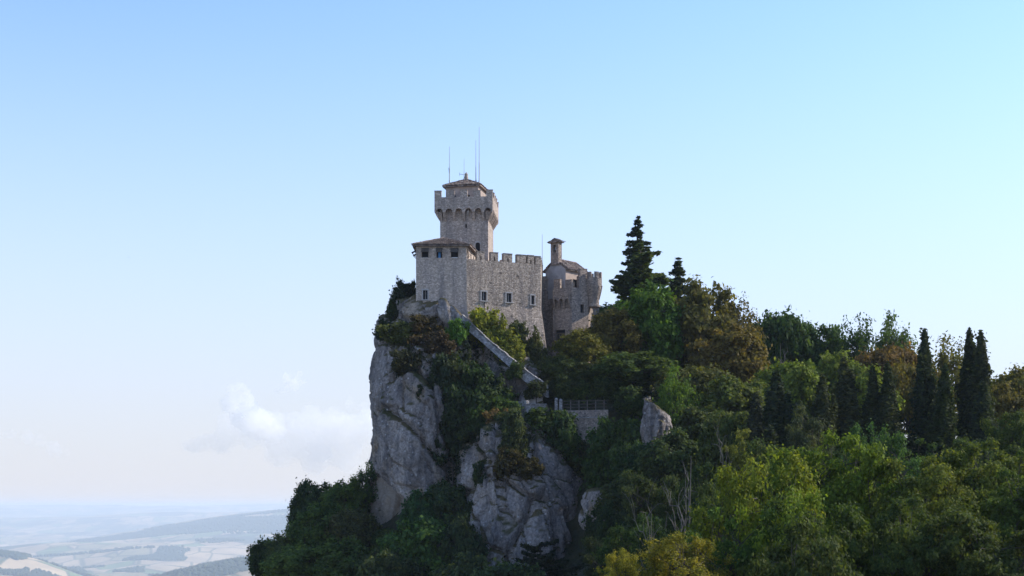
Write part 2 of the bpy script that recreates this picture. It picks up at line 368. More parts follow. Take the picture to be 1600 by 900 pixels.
def roughen(me, amp=1.0, soft=2, big=1.6):
    n = len(me.vertices); v = np.empty(n * 3, np.float32); me.vertices.foreach_get('co', v); v = v.reshape(-1, 3).astype(float)
    ed = np.empty(len(me.edges) * 2, np.int32); me.edges.foreach_get('vertices', ed); ed = ed.reshape(-1, 2)
    for _ in range(soft):                                            # soften the hull edges a little
        acc = np.zeros_like(v); cnt = np.zeros(n)
        np.add.at(acc, ed[:, 0], v[ed[:, 1]]); np.add.at(acc, ed[:, 1], v[ed[:, 0]]); np.add.at(cnt, ed[:, 0], 1); np.add.at(cnt, ed[:, 1], 1)
        v = v * .4 + .6 * acc / np.maximum(cnt, 1)[:, None]
    me.vertices.foreach_set('co', v.astype(np.float32).ravel()); me.update()
    nr = np.empty(n * 3, np.float32); me.vertices.foreach_get('normal', nr); nr = nr.reshape(-1, 3).astype(float)
    c, s = math.cos(.35), math.sin(.35); w = v.copy(); w[:, 0] = v[:, 0] * c + v[:, 2] * s; w[:, 2] = -v[:, 0] * s + v[:, 2] * c
    w = w + 1.2 * np.stack([vnoise(v * .15, 31), vnoise(v * .15, 32), vnoise(v * .15, 33)], 1)
    o1, g1 = facets(w * np.array([.15, .15, .055]), 11); o2, g2 = facets(w * np.array([.36, .36, .11]), 23); o3, g3 = facets(w * np.array([1.1, 1.1, .7]), 29)
    flute = fbm(v * np.array([.7, .7, .06]), 3, 41)
    d = amp * (big * o1 + .42 * o2 + .18 * o3 + .5 * flute + .38 * fbm(v * .5, 5, 51) - 1.0 * np.exp(-(g1 / .04) ** 2) - .5 * np.exp(-(g2 / .045) ** 2) - .08 * np.exp(-(g3 / .1) ** 2))
    v = v + nr * d[:, None]
    me.vertices.foreach_set('co', v.astype(np.float32).ravel()); me.polygons.foreach_set('use_smooth', np.ones(len(me.polygons), bool)); me.update()
    return v, nr
cm = remesh(tmp, 0.23); CV, CN = roughen(cm, 0.9)
cm.materials.clear(); cm.materials.append(M['rock'])
crag = bpy.data.objects.new('crag', cm); COL.objects.link(crag); crag['kind'] = 'structure'

def boulder(name, label, pts, vox=.2, amp=.35):
    b = bmesh.new(); hull(pts, b); t = bpy.data.meshes.new('t'); b.to_mesh(t); b.free()
    me = remesh(t, vox); roughen(me, amp, 0, .5); me.materials.clear(); me.materials.append(M['rock'])
    o = bpy.data.objects.new(name, me); COL.objects.link(o); tag(o, label, 'rock'); return o
boulder('rock_spire', 'leaning jagged pale rock outcrop rising from the trees right of the terrace', [(1004, 616, 170), (1000, 640, 169.5), (1007, 668, 169), (1020, 699, 168.5), (1029, 690, 169), (1036, 660, 168.2), (1026, 634, 168.8), (1012, 620, 171.5), (1040, 700, 173), (1004, 690, 173), (1020, 720, 170), (1048, 650, 171), (1052, 668, 170.5)], .16, .45)
bl_ = bmesh.new(); hull([(581, 733, 202.5), (574, 770, 201.5), (571, 800, 200.5), (584, 815, 198.8), (603, 823, 197.4), (624, 826, 196.6), (638, 784, 196.4), (602, 738, 200), (570, 860, 200), (632, 880, 195.5), (590, 740, 216), (640, 760, 216), (580, 880, 216), (640, 890, 216)], bl_); t_ = bpy.data.meshes.new('t'); bl_.to_mesh(t_); bl_.free()
t_ = remesh(t_, .22); roughen(t_, .6, 1, .6); t_.materials.clear(); t_.materials.append(M['warm_rock']); lb_ = bpy.data.objects.new('rock_block', t_); COL.objects.link(lb_); lb_.parent = crag; lb_['label'] = 'paler tan rock face under the pillar overhang'
boulder('rock_slab', 'pale grey rock slab leaning against the residence corner above the stair wall', [(682, 471, 197.6), (689, 464, 197.8), (700, 469, 197.4), (713, 481, 196.9), (724, 495, 196.2), (737, 510, 195.6), (726, 522, 195.2), (702, 508, 195.8), (685, 492, 196.8), (690, 470, 199), (730, 500, 198.5), (700, 530, 197.5)], .2, .3)
# ---------------------------------------------------------------- valley and far hills
def gauss(x, y, cx, cy, sx, sy, h, rot=0):
    c, s = math.cos(rot), math.sin(rot); dx, dy = x - cx, y - cy
    return h * np.exp(-((dx * c + dy * s) / sx) ** 2 - ((-dx * s + dy * c) / sy) ** 2)
def wx(px, D): return (px - CX) / F * D
VS = 2.2                                     # the valley lies this much farther and deeper than first laid out
def valley(X, Y): return VS * valley_form(np.asarray(X) / VS, np.asarray(Y) / VS)
def valley_form(X, Y):
    z = -255 + 0 * X
    p = np.stack([X / 1200, Y / 1200, 0 * X], 1)
    z = z + 85 * fbm(p, 4, 71) * np.clip((Y - 2500) / 2000, 0, 1)
    z = z + gauss(X, Y, wx(-60, 4700), 4700, 420, 420, 105) + gauss(X, Y, wx(30, 4900), 4950, 160, 300, 26)
    # ridge climbing to the right
    t = (X - wx(140, 9300)) / (wx(520, 9300) - wx(140, 9300)); tt = np.clip(t, -0.4, 1.25)
    hr = np.interp(tt, [-.4, 0, .2, .42, .68, .9, 1.05, 1.25], [-5, 28, 80, 145, 208, 246, 250, 235]) * (1 + .05 * fbm(np.stack([X / 500, Y / 500, 0 * X], 1), 3, 81))
    z = z + hr * np.exp(-((Y - 9300) / np.where(Y < 9300, 1500, 2600)) ** 2)
    z = z + gauss(X, Y, wx(420, 3900), 3900, 330, 500, 95, .4) + gauss(X, Y, wx(230, 6600), 6600, 500, 250, 30)
    # far ranges
    q = np.stack([X / 5200, 0 * X + .3, 0 * X], 1)
    z = z + (225 + 70 * fbm(q, 3, 91)) * np.exp(-((Y - 21000) / 3600) ** 2) + (150 + 70 * fbm(q * 1.7, 3, 95)) * np.exp(-((Y - 14500) / 1700) ** 2)
    z = z + 245 * np.exp(-((X - wx(10, 24000)) / 2800) ** 2 - ((Y - 24000) / 2500) ** 2) * .35
    # the mountain the castle stands on
    z = z + 190 * np.exp(-(X * X + (Y - 150) ** 2) / 900 ** 2)
    return z
def valley_mat():
    m, nt, b = new_mat('valley_fields'); L = nt.links
    v = coords(nt, (1 / 280, 1 / 650, 0)); vo = N(nt, 'ShaderNodeTexVoronoi', Scale=1.0); L.new(v, vo.inputs['Vector'])
    s = N(nt, 'ShaderNodeSeparateColor'); L.new(vo.outputs['Color'], s.inputs[0])
    c = ramp(nt, s.outputs[0], [(0, (0.36, 0.265, 0.15)), (.3, (0.28, 0.235, 0.12)), (.55, (0.14, 0.19, 0.07)), (.72, (0.44, 0.33, 0.20)), (1, (0.20, 0.21, 0.09))], 'CONSTANT').outputs[0]
    n = N(nt, 'ShaderNodeTexNoise', Scale=1.0, Detail=6.0, Roughness=.6); L.new(coords(nt, (1 / 1500, 1 / 2400, 1 / 1100)), n.inputs['Vector'])
    c = mix(nt, ramp(nt, n.outputs[0], [(.51, (0, 0, 0)), (.56, (1, 1, 1))]).outputs[0], c, (0.045, 0.06, 0.03))
    he = N(nt, 'ShaderNodeTexVoronoi', feature='DISTANCE_TO_EDGE', Scale=1.0); L.new(v, he.inputs['Vector'])
    c = mix(nt, ramp(nt, he.outputs['Distance'], [(.02, (.8, .8, .8)), (.05, (0, 0, 0))]).outputs[0], c, (0.06, 0.075, 0.035))
    n2 = N(nt, 'ShaderNodeTexNoise', Scale=1.0, Detail=5.0); L.new(coords(nt, (1 / 260, 1 / 350, 1 / 220)), n2.inputs['Vector'])
    c = mix(nt, .5, c, ramp(nt, n2.outputs[0], [(.35, (.3, .3, .3)), (.65, (.7, .7, .7))]).outputs[0], 'OVERLAY')
    L.new(c, b.inputs['Base Color']); b.inputs['Roughness'].default_value = 1.0
    return m
ys = np.concatenate([np.arange(-3000, 2500, 500), np.geomspace(2500, 42000, 300)])
xs = np.unique(np.concatenate([np.linspace(-22000, -7200, 40), np.linspace(-7200, 1000, 380), np.linspace(1000, 22000, 60)]))
va = grid_mesh('valley', xs * VS, ys * VS, valley, valley_mat()); va['kind'] = 'structure'
# far woods: one mass of small crowns
ico_v = np.array([(0, 0, 1), (.9, 0, .35), (.28, .85, .35), (-.72, .53, .35), (-.72, -.53, .35), (.28, -.85, .35), (.72, .53, -.45), (-.28, .85, -.45), (-.9, 0, -.45), (-.28, -.85, -.45), (.72, -.53, -.45)])
ico_f = np.array([(0, 1, 2), (0, 2, 3), (0, 3, 4), (0, 4, 5), (0, 5, 1), (1, 6, 2), (2, 7, 3), (3, 8, 4), (4, 9, 5), (5, 10, 1), (2, 6, 7), (3, 7, 8), (4, 8, 9), (5, 9, 10), (1, 10, 6)])
def woods(name, label, patches, col):
    pos = []
    for (px, D, rx, ry, n, rot) in patches:
        D, rx, ry = D * VS, rx * VS, ry * VS; cx, cy = wx(px, D), D; a = rng.uniform(0, 2 * math.pi, n); r = np.sqrt(rng.uniform(0, 1, n)) * (1 + .25 * np.sin(3 * a + px)); x, y = rx * r * np.cos(a), ry * r * np.sin(a)
        pos.append(np.stack([cx + x * math.cos(rot) - y * math.sin(rot), cy + x * math.sin(rot) + y * math.cos(rot)], 1))
    pos = np.concatenate(pos); z = valley(pos[:, 0], pos[:, 1]); s = rng.uniform(9, 19, len(pos))
    v = (ico_v[None] * s[:, None, None] * rng.uniform(.75, 1.25, (len(pos), len(ico_v), 1)) + np.c_[pos, z + s * .6][:, None]).reshape(-1, 3)
    f = (ico_f[None] + (np.arange(len(pos)) * len(ico_v))[:, None, None]).reshape(-1, 3)
    me = mesh_np(name, v, tris=f); me.materials.append(M[col]); o = bpy.data.objects.new(name, me); COL.objects.link(o); tag(o, label, 'woods', kind='stuff')
M['wood_far'] = plain_mat('far_woodland', (0.035, 0.05, 0.025), 1.0, .35, .05)
woods('far_woods', 'blue hazed woods scattered over the valley fields', [
    (10, 4750, 75, 110, 420, 0), (48, 4500, 90, 70, 380, .5), (70, 4550, 40, 60, 160, 0), (150, 5000, 70, 60, 260, 0), (190, 5200, 60, 40, 160, 0), (250, 6300, 130, 190, 700, .3), (265, 6500, 70, 120, 260, 0),
    (110, 5600, 60, 90, 160, 0), (205, 5600, 55, 60, 160, 0), (60, 5000, 120, 20, 120, .3), (340, 7200, 120, 80, 260, 0), (330, 5400, 220, 30, 260, -.2), (160, 6600, 320, 25, 220, .1),
    (385, 3900, 190, 260, 1500, 0), (300, 4150, 150, 180, 800, 0), (440, 4200, 220, 260, 900, 0), (250, 4300, 90, 120, 260, 0), (60, 6000, 260, 25, 200, 0)], 'wood_far')
woods('ridge_woods', 'darker blue woods along the climbing far ridge', [(200, 8500, 330, 300, 1700, .2), (270, 8600, 330, 360, 2000, .2), (330, 8500, 330, 360, 1900, .2), (400, 8300, 380, 400, 2200, .2), (120, 8300, 260, 160, 700, .1), (40, 8000, 300, 120, 600, .1), (400, 9100, 200, 70, 300, .1), (460, 9050, 260, 60, 340, .1), (300, 9000, 260, 50, 260, 0), (450, 8000, 300, 260, 600, .2)], 'wood_far')
def farmhouse(label, px, D, w=16, d=11, h=7, rot=.3):
    D, w, d, h = D * VS, w * 1.7, d * 1.7, h * 1.7; x, y = wx(px, D), D; z = float(valley(np.array([x]), np.array([y]))[0]); o = thing('farmhouse', label, 'house', (x, y, z), 'far white farmhouses')
    c, s = math.cos(rot), math.sin(rot); T = lambda a, b, q: (x + a * c - b * s, y + a * s + b * c, z + q)
    m = MB(); m.hexa([T(-w / 2, -d / 2, -4), T(w / 2, -d / 2, -4), T(w / 2, d / 2, -4), T(-w / 2, d / 2, -4), T(-w / 2, -d / 2, h), T(w / 2, -d / 2, h), T(w / 2, d / 2, h), T(-w / 2, d / 2, h)]); part('wall', m, M['white'], o)
    m = MB(); e = .8; zz = h + .1; m.add([T(-w / 2 - e, -d / 2 - e, zz), T(w / 2 + e, -d / 2 - e, zz), T(w / 2 + e, d / 2 + e, zz), T(-w / 2 - e, d / 2 + e, zz), T(-w / 2 - e, 0, zz + 5), T(w / 2 + e, 0, zz + 5)], [(0, 1, 5, 4), (2, 3, 4, 5), (0, 4, 3), (1, 2, 5), (3, 2, 1, 0)]); part('roof', m, M['far_tile'], o)
M['far_tile'] = plain_mat('far_roof_tile', (.36, .24, .19), .9, .1)
farmhouse('white farmhouse among fields, the lowest pale dot at the valley bottom', 186, 5050, 18, 12, 7, .2)
farmhouse('long white farmhouse on pale bare ground beside the dark wood', 221, 5350, 30, 13, 7, -.2)
farmhouse('white farmhouse high on the wooded ridge, left of its crest', 219, 8950, 46, 20, 10, .1)
farmhouse('small pale farmhouse on the ridge skyline', 234, 9200, 22, 14, 8, .4)
farmhouse('white farmhouse at the crown of the ridge by the trees', 452, 9100, 26, 16, 9, .3)
# ---------------------------------------------------------------- castle
class Fr:
    """a vertical plane: origin in plan, u to the right seen from outside, n outwards"""
    def __init__(s, a, b):
        s.o = Vector(a[:2]); d = Vector(b[:2]) - s.o; s.len = d.length; s.u = d.normalized(); s.n = Vector((s.u.y, -s.u.x))
    def pt(s, u, n, z):
        q = s.o + s.u * u + s.n * n; return Vector((q.x, q.y, z))
    def uz(s, px, py):
        k = (px - CX) / F; U = (k * s.o.y - s.o.x) / (s.u.x - k * s.u.y); D = s.o.y + U * s.u.y
        return U, (CY - py) / F * D
    def rect(s, x0, y0, x1, y1):
        a = s.uz(x0, y0); b = s.uz(x1, y1); return (a[0], b[0], min(a[1], b[1]), max(a[1], b[1]))

def fbox(mb, fr, u0, u1, n0, n1, z0, z1):
    return mb.hexa([fr.pt(u0, n1, z0), fr.pt(u1, n1, z0), fr.pt(u1, n0, z0), fr.pt(u0, n0, z0),
                    fr.pt(u0, n1, z1), fr.pt(u1, n1, z1), fr.pt(u1, n0, z1), fr.pt(u0, n0, z1)])

def fwall(mb, fr, u0, u1, z0, z1, holes=(), depth=0.4):
    us = sorted({u0, u1, *[h[i] for h in holes for i in (0, 1)]}); zs = sorted({z0, z1, *[h[i] for h in holes for i in (2, 3)]})
    for a, b in zip(us, us[1:]):
        for c, d in zip(zs, zs[1:]):
            if any(h[0] <= (a + b) / 2 <= h[1] and h[2] <= (c + d) / 2 <= h[3] for h in holes): continue
            mb.add([fr.pt(a, 0, c), fr.pt(b, 0, c), fr.pt(b, 0, d), fr.pt(a, 0, d)], [(0, 1, 2, 3)])
    for (a, b, c, d) in holes:
        o = [fr.pt(a, 0, c), fr.pt(b, 0, c), fr.pt(b, 0, d), fr.pt(a, 0, d)]; i = [fr.pt(a, -depth, c), fr.pt(b, -depth, c), fr.pt(b, -depth, d), fr.pt(a, -depth, d)]
        mb.add(o + i, [(0, 4, 5, 1), (1, 5, 6, 2), (2, 6, 7, 3), (3, 7, 4, 0)])
    return mb

def window(parent, fr, h, glass='glass', surround=True, bars=1, sill=True, depth=0.28):
    """the pane is the part; jambs, lintel, mullion and sill are its pieces"""
    a, b, c, d = h; t = 0.16
    p = MB(); fbox(p, fr, a - .02, b + .02, -depth - .08, -depth, c - .02, d + .02); wo = part('window', p, M[glass], parent)
    def piece(nm, mat, *q): m = MB(); fbox(m, fr, *q); part(nm, m, M[mat], wo)
    if surround:
        piece('jamb', 'trim', a - t, a, -0.05, 0.05, c, d); piece('jamb', 'trim', b, b + t, -0.05, 0.05, c, d); piece('lintel', 'trim', a - t - .03, b + t + .03, -0.05, 0.06, d, d + 0.2)
    else:
        piece('jamb', 'wood', a, a + .07, -depth + .02, -0.1, c, d); piece('jamb', 'wood', b - .07, b, -depth + .02, -0.1, c, d)
    for k in range(bars):
        u = a + (b - a) * (k + 1) / (bars + 1); piece('mullion', 'trim', u - 0.03, u + 0.03, -depth, -depth + 0.07, c, d)
    if sill: piece('sill', 'trim', a - 0.26, b + 0.26, -0.05, 0.16, c - 0.14, c - 0.003)
    return wo

def tiles_on(mb, poly, eave_a, eave_b, rnd, wid=0.27, ln=0.42):
    """barrel tiles in courses on the sloping polygon poly (first edge is the eave)"""
    A, B = Vector(eave_a), Vector(eave_b); u = (B - A).normalized()
    nrm = (Vector(poly[1]) - Vector(poly[0])).cross(Vector(poly[2]) - Vector(poly[0])).normalized()
    if nrm.z < 0: nrm = -nrm
    v = nrm.cross(u)
    if v.z < 0: v = -v
    P2 = [((Vector(p) - A).dot(u), (Vector(p) - A).dot(v)) for p in poly]
    def inside(x, y):
        c = False
        for i in range(len(P2)):
            (x1, y1), (x2, y2) = P2[i], P2[i - 1]
            if (y1 > y) != (y2 > y) and x < (x2 - x1) * (y - y1) / (y2 - y1) + x1: c = not c
        return c
    ux = [p[0] for p in P2]; vx = [p[1] for p in P2]
    y = -0.08
    while y < max(vx):
        x = min(ux)
        while x < max(ux):
            if inside(x, max(y + ln * 0.4, 0.02)):
                jx, jy, jz = rnd.uniform(-.03, .03), rnd.uniform(-.05, .05), rnd.uniform(0, .05); r0, r1 = wid * .5, wid * .42
                pts = []
                for (yy, r, h) in ((y + jy, r0, 0.07), (y + jy + ln * 1.15, r1, 0.02)):
                    for q in (0.05, 0.35, 0.65, 0.95):
                        an = math.pi * q; pts.append(A + u * (x + jx + r * math.cos(an)) + v * yy + nrm * (0.0 + h + jz + r * 0.85 * math.sin(an)))
                mb.add(pts, [(0, 1, 5, 4), (1, 2, 6, 5), (2, 3, 7, 6), (0, 3, 2, 1)])
            x += wid
        y += ln
    return mb

def hip_roof(parent, eaves, apex, rnd, thick=0.16, ridge_b=None):
    """eaves: ring of points; apex: one point (or a ridge apex -> ridge_b); deck, tiles and ridge caps"""
    n = len(eaves); dk = MB(); lo = [Vector(e) - Vector((0, 0, thick)) for e in eaves]
    dk.add([*lo, *eaves], [tuple(range(n))[::-1]] + [(i, (i + 1) % n, n + (i + 1) % n, n + i) for i in range(n)])
    dk.add([*eaves, apex], [(i, (i + 1) % n, n) for i in range(n)])
    ro = part('roof', dk, M['tile'], parent)
    tl = MB()
    for i in range(n):
        cap = MB()
        a, b = Vector(eaves[i]), Vector(eaves[(i + 1) % n])
        tiles_on(tl, [a, b, Vector(apex)], a, b, rnd)
        m = 7; cap.tube([a.lerp(Vector(apex), k / m) + Vector((0, 0, .07 + .02 * (k % 2))) for k in range(m + 1)], [0.13 + .02 * (k % 2) for k in range(m + 1)], 6); part('ridge_cap', cap, M['tile'], ro)
    part('roof_tiles', tl, M['tile'], ro, kind='stuff')
    return ro

def arch_band(mb, fr, u0, pitch, n, pier, z_spring, z_top, thick, out):
    """a fascia standing 'out' in front of the wall plane with n arched openings cut into its lower edge"""
    for k in range(n):
        a = u0 + k * pitch; c = a + pitch / 2; r = (pitch - pier) / 2; S = 8
        prof = [(a, z_spring)] + [(c - r * math.cos(math.pi * i / S), z_spring + r * 1.05 * math.sin(math.pi * i / S)) for i in range(S + 1)] + [(a + pitch, z_spring)]
        for (ua, za), (ub, zb) in zip(prof, prof[1:]):
            if ub - ua < 1e-4: continue
            mb.hexa([fr.pt(ua, out, za), fr.pt(ub, out, zb), fr.pt(ub, out - thick, zb), fr.pt(ua, out - thick, za),
                     fr.pt(ua, out, z_top), fr.pt(ub, out, z_top), fr.pt(ub, out - thick, z_top), fr.pt(ua, out - thick, z_top)])
    return mb

def corbel(parent, fr, u, w, z_bot, z_top, out, mat):
    c = MB(); S = [(0, z_bot), (out * .35, z_bot + (z_top - z_bot) * .30), (out * .72, z_bot + (z_top - z_bot) * .66), (out, z_top)]
    for (n0, za), (n1, zb) in zip(S, S[1:]):
        c.hexa([fr.pt(u - w / 2, n0, za), fr.pt(u + w / 2, n0, za), fr.pt(u + w / 2, -.05, za), fr.pt(u - w / 2, -.05, za),
                fr.pt(u - w / 2, n1, zb), fr.pt(u + w / 2, n1, zb), fr.pt(u + w / 2, -.05, zb), fr.pt(u - w / 2, -.05, zb)])
    return part('corbel', c, mat, parent)

def merlon(parent, fr, u0, u1, n0, n1, z0, z1, mat, slit=False):
    z1 += random.uniform(-.03, .03); c = (u0 + u1) / 2; w = 0.1; zm = z0 + (z1 - z0) * .45
    prof = [(u0, z0), (c - w, z0), (c - w, zm), (c + w, zm), (c + w, z0), (u1, z0), (u1, z1), (u0, z1)] if slit else [(u0, z0), (u1, z0), (u1, z1), (u0, z1)]
    m = MB(); m.prism([fr.pt(u, n1, z) for u, z in prof], [fr.pt(u, n0, z) for u, z in prof]); o = part('merlon', m, mat, parent)
    if 'merlon' not in parent.name and 'turret' not in parent.name:
        m = MB(); fbox(m, fr, u0 - .04, u1 + .04, n0 - .04, n1 + .04, z1 + .002, z1 + .07); part('cap_stone', m, mat, o)
    return o

rnd = random.Random(3)
# ---- tall keep tower
TW, TD, TA = 7.15, 7.5, math.radians(-5.0)
tc = Vector(((729.9 - CX) / F * 211.7, 211.7))
def rotp(x, y, a=TA, c=tc): return Vector((c.x + x * math.cos(a) - y * math.sin(a), c.y + x * math.sin(a) + y * math.cos(a)))
keep = thing('keep_tower', 'tall square stone keep with machicolations, battlements and a small tiled lantern roof', 'tower', (tc.x, tc.y, 22.0))
def ring(w, d, a=TA, c=tc): return [rotp(-w / 2, -d / 2, a, c), rotp(w / 2, -d / 2, a, c), rotp(w / 2, d / 2, a, c), rotp(-w / 2, d / 2, a, c)]
def frames(r): return [Fr(r[i], r[(i + 1) % 4]) for i in range(4)]
R0 = ring(TW, TD); F0 = frames(R0)
zc0, zsp, ztop, zsill, zmer = 42.0, 43.25, 44.55, 45.45, 46.38
body = MB(); slit = F0[0].rect(726.8, 350, 729.8, 356); door = F0[0].rect(743, 379, 750, 392); slit2 = (3.2, 3.55, 41.0, 41.5)
fwall(body, F0[0], 0, F0[0].len, 22, 44.0, [slit, door]); fwall(body, F0[1], 0, F0[1].len, 22, 44.0, [slit2])
fwall(body, F0[2], 0, F0[2].len, 22, 44.0); fwall(body, F0[3], 0, F0[3].len, 22, 44.0)
part('wall', body, M['tower'], keep)
window(keep, F0[0], slit, 'dark', False, 0, False); window(keep, F0[1], slit2, 'dark', False, 0, False)
dp = MB(); fbox(dp, F0[0], door[0] - .02, door[1] + .02, -.45, -.35, door[2], door[3] + .02); dobj = part('door', dp, M['dark'], keep)
da = MB()
for k in range(7):
    q0, q1 = math.pi * k / 7, math.pi * (k + 1) / 7; cu = (door[0] + door[1]) / 2; rr = (door[1] - door[0]) / 2
    pts = [(cu - r * math.cos(q), door[3] - .3 + r * math.sin(q)) for r in (rr, rr + .16) for q in (q0, q1)]
    da.hexa([F0[0].pt(pts[0][0], .05, pts[0][1]), F0[0].pt(pts[1][0], .05, pts[1][1]), F0[0].pt(pts[1][0], -.1, pts[1][1]), F0[0].pt(pts[0][0], -.1, pts[0][1]),
             F0[0].pt(pts[2][0], .05, pts[2][1]), F0[0].pt(pts[3][0], .05, pts[3][1]), F0[0].pt(pts[3][0], -.1, pts[3][1]), F0[0].pt(pts[2][0], -.1, pts[2][1])])
part('door_arch', da, M['trim'], dobj)
OUT = 0.74
R1 = ring(TW + 2 * OUT, TD + 2 * OUT); F1 = frames(R1)
TH = 0.45
for fi, fr in enumerate(F1):
    nb = 6; e = 0.0 if fi % 2 == 0 else TH - 0.002          # side bands butt against the front and back bands
    pitch = (fr.len - 2 * e) / nb
    fas = MB(); arch_band(fas, fr, e, pitch, nb, 0.42, zsp, ztop, TH, 0); part('machicolation', fas, M['tower'], keep)
    for k in range(nb + 1):
        u = e + k * pitch; u = min(max(u, 0.25), fr.len - .25)
        ub = u - (fr.len - F0[fi].len) / 2
        corbel(keep, F0[fi], min(max(ub, 0.16), F0[fi].len - .16), 0.36, zc0, zsp - .004, OUT - .003, M['tower'])
# solid corner haunches carry the overhanging corners
for (sx, sy) in ((-1, -1), (1, -1), (1, 1), (-1, 1)):
    hn = MB(); lo = [rotp(sx * (TW / 2 - a), sy * (TD / 2 - b)) for a, b in ((.3, .3), (-.02, .3), (-.02, -.02), (.3, -.02))]
    hi = [rotp(sx * (TW / 2 - a), sy * (TD / 2 - b)) for a, b in ((.3, .3), (-OUT + .01, .3), (-OUT + .01, -OUT + .01), (.3, -OUT + .01))]
    hn.prism([(*p, zc0 + .1) for p in lo], [(*p, zsp - .01) for p in hi]); part('corner_haunch', hn, M['tower'], keep)
fl = MB(); fl.prism([(*p, 43.95) for p in ring(TW + 2 * OUT - .9, TD + 2 * OUT - .9)], [(*p, 44.5) for p in ring(TW + 2 * OUT - .9, TD + 2 * OUT - .9)]); part('roof_deck', fl, M['trim'], keep)
for fi, fr in enumerate(F1):
    e = 0.0 if fi % 2 == 0 else TH - 0.002
    par = MB(); fbox(par, fr, e, fr.len - e, -TH, 0.0, ztop, zsill); part('parapet', par, M['tower'], keep)
for fi, fr in enumerate(F1):
    n = 5; mw = fr.len * 0.112; gap = (fr.len - n * mw) / (n - 1)
    if fi % 2 == 0:
        us = [F1[0].uz(679.7 + x / 4.2875, 300)[0] for x in (0, 42, 77, 130, 169, 217, 257, 305, 344, 387)] if fi == 0 else [v for k in range(n) for v in (k * (mw + gap), k * (mw + gap) + mw)]
        us[0] = 0.0
        if fi == 0: us[-1] = fr.len
        for k in range(5): merlon(keep, fr, us[2 * k], us[2 * k + 1], -TH, 0, zsill, zmer, M['tower'])
    else:
        for k in range(1, n - 1): merlon(keep, fr, k * (mw + gap), k * (mw + gap) + mw, -TH, 0, zsill, zmer, M['tower'])
# pale carved stone in the fourth arch
nic = MB(); nu, nz = F0[0].uz(731.5, 332); nic.tube([F0[0].pt(nu, .12, nz - .45), F0[0].pt(nu, .16, nz - .1), F0[0].pt(nu, .16, nz + .2), F0[0].pt(nu, .12, nz + .4)], [.07, .16, .16, .06], 8); part('carved_shield', nic, M['trim'], keep)
# lantern room
LA = math.radians(-13); lc = rotp(-0.15, 0.1)
RL = ring(5.0, 4.9, LA, lc); FL = frames(RL); lw = MB(); zl0, zl1 = 44.5, 47.55
for i, fr in enumerate(FL): fwall(lw, fr, 0, fr.len, zl0, zl1, [(0.9, 1.6, 45.3, 46.2), (3.0, 3.7, 45.3, 46.2)] if i == 0 else [])
lant = part('lantern_room', lw, M['tan'], keep)
for h in ((0.9, 1.6, 45.3, 46.2), (3.0, 3.7, 45.3, 46.2)):
    p = MB(); fbox(p, FL[0], h[0], h[1], -.4, -.3, h[2], h[3]); part('pane', p, M['glass'], lant)
ev = ring(5.8, 5.7, LA, lc); hip_roof(keep, [(*p, zl1 + .02) for p in ev], (lc.x, lc.y, 49.0), rnd)
fin = MB(); fz = 48.7
fin.tube([(lc.x, lc.y, fz), (lc.x, lc.y, fz + .5), (lc.x + .02, lc.y, fz + 1.0), (lc.x, lc.y, fz + 1.15), (lc.x, lc.y, fz + 1.45)], [.42, .34, .24, .26, .05], 8); part('finial', fin, M['tower'], keep)

# ---- residence block
A0 = P(650, 470, 200); B0 = P(729, 470, 200); B1 = Vector((-5.3, 207.6)); A1 = Vector((-13.5, 207.6))
res = thing('residence', 'square grey stone residence with low tiled hip roof at the cliff edge', 'building', (A0.x + 3, 203, 23.0))
zt = 37.0; zb = 28.6
FRt = Fr(A0, B0); FRs = Fr((B0.x, B0.y), B1); FRb = Fr(B1, A1); FRl = Fr(A1, (A0.x, A0.y))
ups = [FRt.rect(659, 387, 669.5, 402.5), FRt.rect(682, 387, 691, 402), FRt.rect(704.5, 387, 716, 401.5)]
low = FRt.rect(661, 453.5, 668, 468)
ups = [(a, b, 35.2, 36.6) for a, b, c, d in ups]
w = MB(); fwall(w, FRt, 0, FRt.len, zb, zt, ups + [low]);
sw = [(1.2, 1.75, 35.35, 36.4), (3.2, 3.75, 35.35, 36.4), (5.4, 5.95, 35.35, 36.4)]; lwin = [(3.5, 4.3, 35.4, 36.5), (5.8, 6.6, 35.4, 36.5)]
fwall(w, FRs, 0, FRs.len, zb, zt, sw); fwall(w, FRb, 0, FRb.len, zb, zt); fwall(w, FRl, 0, FRl.len, zb, zt, lwin)
# battered foot
def off(p, d): return Vector((p[0] + d[0], p[1] + d[1]))
top = [A0, B0, B1, A1]; foot = [off(A0, (-.35, -.5)), off(B0, (.75, -.6)), off(B1, (.8, .2)), off(A1, (-.3, .2))]
nq = 4
w.add([(p[0], p[1], zb) for p in top] + [(p[0], p[1], 23.0) for p in foot], [(i, (i + 1) % 4, 4 + (i + 1) % 4, 4 + i) for i in range(4)])
part('wall', w, M['house'], res)
def flap(parent, fr, h, outw=0.62):
    f = MB(); a, b, c, d = h
    f.hexa([fr.pt(a - .06, outw, c + .75), fr.pt(b + .06, outw, c + .75), fr.pt(b + .06, outw - .05, c + .71), fr.pt(a - .06, outw - .05, c + .71),
            fr.pt(a - .06, .06, d + .02), fr.pt(b + .06, .06, d + .02), fr.pt(b + .06, .01, d - .02), fr.pt(a - .06, .01, d - .02)])
    part('shutter_flap', f, M['wood'], parent)
    for u, v in ((a + .05, a + .02), (b - .05, b - .02)):
        s = MB(); s.tube([fr.pt(u, outw - .05, c + .72), fr.pt(v, -.02, c + .05)], [.025, .025], 5); part('strut', s, M['wood'], parent)
